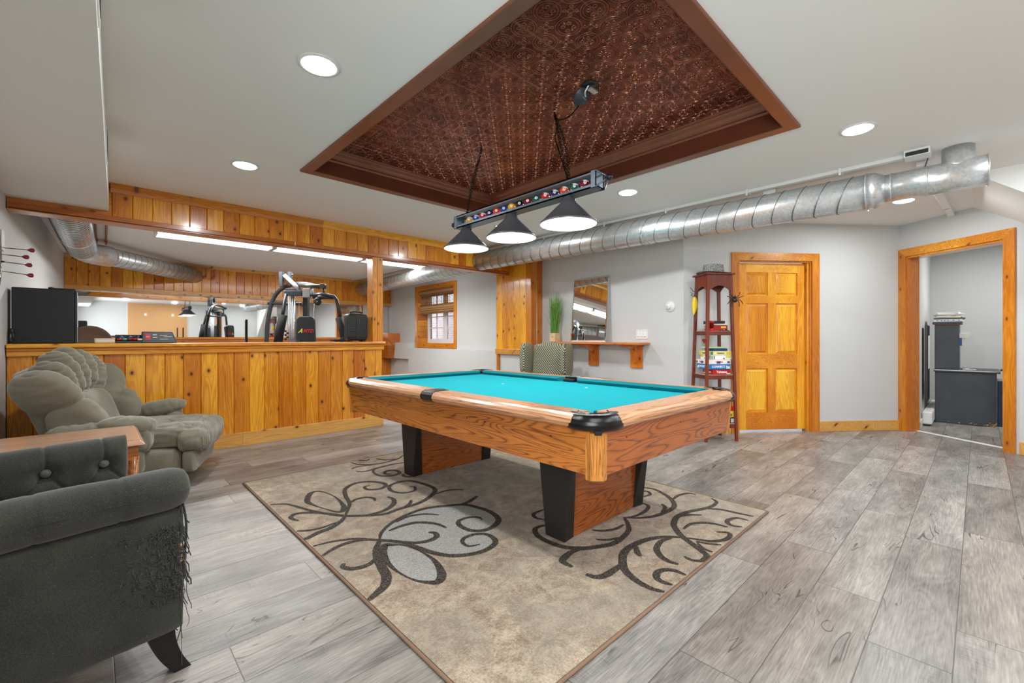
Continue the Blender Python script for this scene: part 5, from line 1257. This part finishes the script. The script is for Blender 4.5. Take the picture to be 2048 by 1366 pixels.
for k, mm in enumerate((m_red, m_teal_pl, m_dred, m_red, m_white)): 
    b = MB(mm).cyl((-.08 + .034 * k, -.035, .032 + .004 * (k % 2)), (-.048 + .034 * k, -.028, .032), .009, n=12); b.build('marker', t)
for k in range(3): MB(m_steel_dk).ell((-.06 + .06 * k, .02, .045), (.026, .02, .02), nu=14, nv=8).build('holder', t)
t = thing('dart_scorer', 'dark grey electronic scorer with red digits on the bar ledge', 'electronic scorer', (.45, 5.245, zl))
b = MB(m_darkgrey).hexa([(-.13, -.055, 0), (.13, -.055, 0), (.13, .06, 0), (-.13, .06, 0)], [(-.125, -.02, .105), (.095, -.02, .105), (.095, .055, .105), (-.125, .055, .105)], bev=.008); b.build('housing', t)
Mf = TR(0, -.0385, .052) @ RX(math.radians(90 - 18.4))
MB(m_red).box(-.105, -.065, -.025, .035, 0, .0015, M=Mf).build('digit_window', t)
MB(m_white).text('301', .018, Mf @ TR(-.085, .005, .0022), .0003).box(-.05, -.02, .02, .027, 0, .0015, M=Mf).box(-.05, -.02, -.005, .002, 0, .0015, M=Mf).box(.0, .055, .018, .021, 0, .0015, M=Mf).box(.03, .09, .004, .007, 0, .0015, M=Mf).box(.0, .06, -.02, -.017, 0, .0015, M=Mf).build('key_marks', t)
t = thing('portable_speaker', 'black ribbed portable speaker on the bar ledge beside the wooden post', 'speaker', (2.345, 5.26, zl))
b = MB(m_plastic_blk2).box(-.125, .125, -.07, .08, .012, .34, .035, seg=4)
b.m(m_black).box(-.135, -.02, -.075, -.06, .05, .315, .01).box(.0, .115, -.076, -.06, .05, .315, .01); b.build('body', t)
b = MB(m_steel_dk)
for z in (.13, .155, .19): b.box(-.12, -.03, -.080, -.07, z, z + .012, .004)
for k in range(14): b.box(.01, .105, -.0785, -.073, .07 + .016 * k, .074 + .016 * k)
b.build('grille', t)
MB(m_black).tube(spline([(-.07, 0, .33), (-.06, 0, .365), (.06, 0, .365), (.07, 0, .33)], 6), .009, 8).build('handle', t)
for sx in (-.08, .08): MB(m_black).box(sx - .02, sx + .02, -.05, .05, 0, .014, .004).build('foot', t)
t = thing('black_gloves', 'crumpled black workout gloves beside the portable speaker', 'gloves', (2.14, 5.21, zl))
b = MB(m_blkfoam).ell((0, 0, .018), (.05, .03, .018), .8, .8, 24, 12, fold=.008, seed=1).ell((-.05, .01, .014), (.035, .02, .013), .8, .8, 20, 10, fold=.006, seed=2).ell((.02, .0, .040), (.022, .02, .018), nu=16, nv=10, fold=.005, seed=3)
for k in range(4): b.tube(spline([(-.06 - .01 * k, .0, .012), (-.09 - .008 * k, .01 * (k - 1), .016), (-.11, .012 * (k - 1), .008)], 4), .007, 6)
b.build('gloves', t)

# ================================================================ DARTBOARD
t = thing('dartboard', 'dartboard on the left wall, seen edge-on at the frame edge', 'dartboard', (LW(4.60), 4.60, 1.64))
MB(m_black).lathe([(0, .032), (.225, .030), (.228, .0), (0, 0)], 48, M=RY(math.radians(90))).build('board', t)
b = MB(m_chrome)
for r in (.05, .10, .165): b.lathe([(r, .033), (r + .002, .034), (r + .004, .033)], 40, M=RY(math.radians(90)))
for k in range(20): b.tube([(.034, .03 * math.cos(k * .314), .03 * math.sin(k * .314)), (.034, .18 * math.cos(k * .314), .18 * math.sin(k * .314))], .0009, 4)
b.build('wire_spider', t)
for i, (y, z, L_) in enumerate(((4.72, 1.725, .16), (4.70, 1.675, .135), (4.70, 1.625, .150), (4.72, 1.560, .155))):
    d = thing('dart', ['highest of the four darts, its red flight level', 'second dart from the top, red flight tilted down', 'third dart down with a pale knurled barrel', 'lowest of the four darts pointing down at its flight'][i], 'dart', (LW(y) + .034, y, z), 0, 'darts in the dartboard')
    dz = -.004 * i * L_ / .1
    MB(m_steel_dk).cyl((0, 0, 0), (.05, 0, dz * .3), .0015, .0035, 8).cyl((.05, 0, dz * .3), (L_ - .03, 0, dz * .8), .0028, n=8).build('shaft', d)
    if i == 2: MB(m_chrome).cyl((.0, 0, 0), (.035, 0, dz * .2), .006, n=10).build('barrel', d)
    fl_ = MB(m_dred)
    for a in range(4):
        q = [(L_ - .04, .002), (L_ - .022, .015), (L_ - .006, .015), (L_, .002)]
        fl_.hexa([(x, -.0004, r) for x, r in q], [(x, .0004, r) for x, r in q], M=TR(0, 0, dz * .9) @ RX(a * math.pi / 2 + .4))
    fl_.build('flight', d)
t = thing('wall_plate', 'white blank plate on the grey wall above the darts', 'wall plate', (LW(4.99), 4.99, 1.83)); MB(m_white).box(0, .008, -.055, .055, -.09, .06, .003).m(m_vinyl).box(.006, .011, -.035, .035, -.06, .03, .002).build('plate', t)

# ================================================================ HOME GYM
GC = Vector((2.25, 6.80, 0)); GRZ = AL - math.radians(90); s_ = .00735
t = thing('home_gym', 'black multi-station home gym with foam press arms behind the half wall', 'gym machine', tuple(GC), GRZ)
def U(u, v, y=0.0):
    d_ = 6.483 + y
    return ((u - 1024) / 885 * d_ + 3.045, y, 1.09 + (676 - v) / 885 * d_)
SD = m_steel_dk
MB(SD).tube(spline([(U(533, 683, .25)[0], .25, 0.05), U(533, 683, .25), U(536, 640, .25), U(545, 602, .25), U(560, 580, .22), U(585, 569, .15), U(612, 568, .1), U(640, 575, .1)], 6), .030, 12).build('arch_frame', t)
MB(SD).tube([U(536, 607, .25), U(604, 607, .2)], .020, 10).build('cross_tube', t)
b = MB(SD); q = U(563, 560, .1); b.box(q[0] - .028, q[0] + .028, .07, .13, q[2] - .10, q[2] + .12, .004); q = U(580, 556, .15); b.box(q[0] - .025, q[0] + .025, .12, .18, q[2] - .04, q[2] + .09, .004); b.tube([U(556, 556, .1), U(586, 549, .15)], .012, 8); b.build('mast', t)
m_beamgrey = plain('light_grey_beam', (140, 140, 138), 0.45, 0.1)
b = MB(m_beamgrey); a, c = Vector(U(569, 551, .08)), Vector(U(603, 584, -.05)); b.tube([a, c], .035, 4); b.build('sloping_beam', t)
m_olive = plain('olive_bar', (60, 66, 52), 0.35)
b = MB(m_olive).tube([U(597, 570, -.05), U(653, 574, -.05)], .028, 10).box(U(645, 574)[0], U(654, 574)[0], -.09, -.01, U(0, 578)[2], U(0, 569)[2], .004); b.build('roller_bar', t)
MB(SD).tube([U(647, 575, -.05), U(647, 592, -.05)], .016, 8).build('roller_post', t); MB(SD).tube([U(622, 576, -.05), U(622, 590, -.05)], .02, 8).build('roller_post', t)
b = MB(SD); q0, q1 = U(571, 592, -.05), U(606, 582, -.05); b.box(q0[0], q1[0], -.10, 0, q0[2], q1[2], .006); q0, q1 = U(572, 583, -.02), U(598, 577, -.02); b.box(q0[0], q1[0], -.04, .10, q0[2], q1[2], .004); q0, q1 = U(606, 595, -.1), U(621, 577, -.1); b.m(m_beamgrey).box(q0[0], q1[0], -.12, .02, q0[2], q1[2], .006); b.build('head_bracket', t)
MB(SD).tube([U(571, 588, -.1), U(567, 620, -.14), U(564, 634, -.16)], .024, 10).build('press_arm', t)
MB(m_blkfoam).tube([U(566, 630, -.16), U(560, 660, -.18), U(555, 690, -.2)], .058, 16).build('foam_pad', t)
MB(SD).tube([U(621, 590, -.1), U(645, 588, -.12), U(668, 593, -.14), U(673, 600, -.15), U(682, 638, -.18)], .024, 10).build('press_arm', t)
MB(m_blkfoam).tube([U(678, 636, -.18), U(685, 660, -.2), U(692, 690, -.22)], .052, 16).build('foam_pad', t)
MB(SD).tube([U(628, 594, -.05), U(642, 594, -.12), U(667, 597, -.12)], [.03, .035, .012], 10).build('pulley_arm', t)
b = MB(m_black); q = U(635, 603, -.15); b.lathe([(0, .014), (.045, .014), (.055, .010), (.050, 0), (.055, -.010), (.045, -.014), (0, -.014)], 28, M=TR(*q) @ RX(math.radians(90))); b.m(m_chrome).lathe([(0, .018), (.012, .016)], 12, M=TR(q[0], q[1] - .0, q[2]) @ RX(math.radians(90))); b.build('pulley', t)
m_cable = plain('steel_cable', (190, 190, 186), 0.4, 0.5)
b = MB(m_cable); 
for p in ([U(629, 606, -.15), U(626, 640, -.1), U(626, 690, -.05)], [U(590, 604, .0), U(592, 640, 0), U(590, 690, 0)], [U(598, 605, 0), U(598, 660, 0)]): b.tube(p, .004, 5)
b.build('cable', t)
b = MB(m_rod)
for u in (577, 580.5, 584, 588): q = U(u, 592, .04); b.tube([(q[0], .04, q[2]), (q[0], .04, .10)], .010, 10)
b.build('guide_rod', t)
b = MB(m_black)
for k in range(12): q = U(582, 676, .1); b.box(q[0] - .10, q[0] + .09, .02, .16, .12 + k * .052, .12 + k * .052 + .047, .004)
b.build('weight_stack', t)
b = MB(m_plastic_blk2); 
for k in range(5): q = U(571 + 4 * (k % 2), 662 + 4 * k, -.05); b.ell(q, (.018, .018, .018), nu=10, nv=6)
b.build('adjuster_knob', t)
q = U(612, 600, .05); MB(SD).box(q[0] - .035, q[0] + .035, .02, .09, .05, q[2] + .10, .004).build('centre_post', t)
def pad(yy, rot, name='back_pad'):
    P = [( -.125, .0), (.125, .0), (.125, .30), (.118, .345), (.085, .372), (-.085, .372), (-.118, .345), (-.125, .30)]
    P = [(x * (1.06 if z == 0 else .98), z) for x, z in P]
    M_ = TR(U(612.5 if yy < 0 else 606, 600, yy)[0], yy, 1.03) @ RZ(rot)
    b = MB(m_plastic_blk2).hexa([(x, -.03, z) for x, z in P], [(x, .03, z) for x, z in P], M=M_, bev=.012)
    b.m(m_vinyl)
    b.m(colr((214, 214, 80))).text('A', .085, M_ @ TR(-.074, -.0312, .16) @ RX(math.radians(90)), .0008, True, .5)
    b.m(colr((206, 30, 46))).text('MTD', .068, M_ @ TR(.040, -.0312, .158) @ RX(math.radians(90)), .0008, True, .35)
    b.build(name, t)
pad(-.14, 0); pad(.52, math.pi)
MB(m_plastic_blk2).box(-.16, .16, -.55, -.17, .48, .54, .015).build('seat_pad', t)
MB(SD).box(-.03, .03, -.75, .60, .03, .09, .004).box(-.35, .35, .42, .50, .03, .08, .004).box(-.30, .30, -.78, -.70, 0, .05, .004).box(-.60, .35, .22, .28, 0, .05, .004).box(-.03, .03, -.20, -.14, .09, 1.06, .003).box(-.02, .02, -.42, -.38, .09, .48, .003).build('base_frame', t)
t = thing('weight_bench', 'weight bench with two upright black bar posts, left of the home gym', 'bench', (1.51, 6.83, 0), 0)
MB(m_blkfoam).box(-.012, .012, -.19, -.165, .50, 1.335, .004, M=TR(-.035, 0, 0)).box(-.012, .012, .155, .18, .50, 1.335, .004, M=TR(.035, 0, 0)).build('upright_post', t)
MB(SD).box(-.10, .10, -.20, .20, 0, .04, .004).box(-.03, .03, -.18, .18, .04, .09, .004).box(-.055, -.015, -.195, -.16, .03, .52, .003).box(.02, .06, .15, .185, .03, .52, .003).box(-.8, -.05, -.03, .03, .30, .35, .003).box(-.78, -.74, -.03, .03, 0, .30, .003).box(-.05, .0, -.03, .03, .04, .35, .003).build('frame', t)
MB(m_plastic_blk2).box(-.9, -.1, -.13, .13, .35, .41, .02).build('bench_pad', t)

# ================================================================ OFFICE BEYOND THE DOORWAY
def osx(u): return u
t = thing('painted_desk', 'chipped dark blue-grey desk with a tall hutch seen through the doorway', 'desk', (0, 0, 0))
MB(m_desk).box(7.98, 8.58, -.15, .395, 0.0, .655, .006).build('desk_body', t)
b = MB(m_stuffing); rnd = random.Random(9)
for k in range(26):
    y = rnd.uniform(-.15, -.05) if k % 3 else rnd.uniform(.0, .38); b.ell((7.979, y, abs(rnd.gauss(0, .025)) + .004), (.0012, rnd.uniform(.003, .012), rnd.uniform(.002, .007)), nu=8, nv=5)
b.build('chipped_paint', t)
MB(m_desk).box(7.94, 8.60, -.18, .405, .655, .685, .006).m(m_chrome).box(7.938, 7.942, -.18, .40, .672, .684, .001).build('desk_top', t)
MB(m_desk).box(8.02, 8.56, .175, .40, .685, 1.27, .006).box(7.98, 8.60, .150, .42, 1.27, 1.30, .006).m(m_copper_dk).box(7.99, 8.0, .16, .41, 1.262, 1.272, .002).build('hutch', t)
t = thing('blue_side_panel', 'navy panel standing against the near side of the painted desk', 'panel', (8.10, -.20, 0))
MB(plain('navy_panel', (28, 58, 92), 0.5)).box(-.03, .03, -.045, .045, 0, .56, .004).m(m_white).box(-.032, .032, -.047, .047, .56, .585, .002).build('panel', t)
stk = [('black_folder', 'black folder at the bottom of the paper pile on the hutch', m_darkgrey, .28, .05, 1.302, 0), ('silver_player', 'pale slim electronic player under the papers on the hutch', m_galv, .30, .045, 1.302, 2)]
zz = 1.3005
def stackitem(name, label, mat, w, d, h, rot, cat='papers', grp='papers piled on the hutch'):
    global zz
    o = thing(name, label, cat, (8.24, .275, zz), math.radians(rot), grp if cat == 'papers' else None); MB(mat).box(-d / 2, d / 2, -w / 2, w / 2, 0, h, min(.002, h / 3)).build('sheets' if cat == 'papers' else 'casing', o); zz += h + .0006
    return o
o = stackitem('silver_player', 'pale slim electronic player under the papers on the hutch', m_vinyl, .27, .44, .034, 0, 'media player')
b = MB(m_darkgrey)
for k in (-.10, -.05, .0, .03, .06, .10): b.box(-.222, -.220, k - .006, k + .006, .012, .02)
b.build('buttons', o)
stackitem('paper_stack', 'black folder lying straight on the pale player', m_darkgrey, .29, .46, .014, 3)
stackitem('paper_stack', 'yellow envelope in the pile on the hutch', plain('manila', (226, 196, 90), .7), .26, .42, .006, -4)
stackitem('paper_stack', 'thick white paper bundle above the yellow envelope', m_paper, .25, .42, .022, 5)
stackitem('paper_stack', 'grey magazine jutting out of the pile on the hutch', plain('magazine_grey', (150, 150, 148), .6), .22, .40, .010, -9)
stackitem('paper_stack', 'loose white sheets near the top of the pile on the hutch', m_paper, .25, .40, .016, 8)
stackitem('paper_stack', 'folded white newspaper topmost of the pile on the hutch', m_paper, .21, .38, .020, -3)
t = thing('pinned_notes', 'white and blue paper notes stuck out from the side of the hutch', 'notes', (8.06, .172, 1.0))
MB(m_paper).box(-.016, .02, -.085, 0, .09, .15, .001).box(-.012, .03, -.10, -.01, .12, .165, .001).box(0, .02, -.05, 0, .02, .10, .001).m(plain('note_blue', (52, 84, 170), .6)).box(-.012, .01, -.022, 0, -.01, .09, .001).m(m_paper).box(-.005, .02, -.055, -.02, -.005, .05, .001).build('notes', t)
t = thing('white_papers', 'loose white papers and clip lying on the painted desk top', 'papers', (8.05, .08, .686))
MB(m_paper).box(-.05, .10, -.055, .06, 0, .006, .001).box(-.05, .08, -.04, .05, .006, .011, .001, M=RZ(.25)).m(m_chrome).tube(spline([(-.06, -.06, .004), (-.05, .0, .016), (-.05, .05, .012), (-.03, .08, .004)], 4), .003, 6).build('papers', t)
t = thing('black_keyboard', 'black tilted device at the far corner of the painted desk', 'device', (8.15, -.20, .686)); MB(m_black).hexa([(-.09, -.06, 0.0), (.09, -.06, 0), (.09, .02, 0), (-.09, .02, 0)], [(-.09, -.08, .055), (.09, -.08, .055), (.09, .02, .012), (-.09, .02, .012)], bev=.003).build('body', t)
t = thing('framed_board', 'dark framed board with a white sheet leaning behind the painted desk', 'framed board', (7.74, .44, .30)); MB(m_black).box(-.16, .16, .0, .03, 0.0, .95, .004).m(m_paper).box(-.10, .12, -.002, .0, .40, .82, .001).build('board', t)
t = thing('baseboard_heater', 'white baseboard heater end cap beside the painted desk', 'heater', (7.70, .44, 0)); MB(m_white).box(-.20, 1.4, -.045, .05, 0.02, .175, .018, seg=3).m(m_darkgrey).box(-.18, 1.38, -.03, .045, .01, .03).build('cover', t)
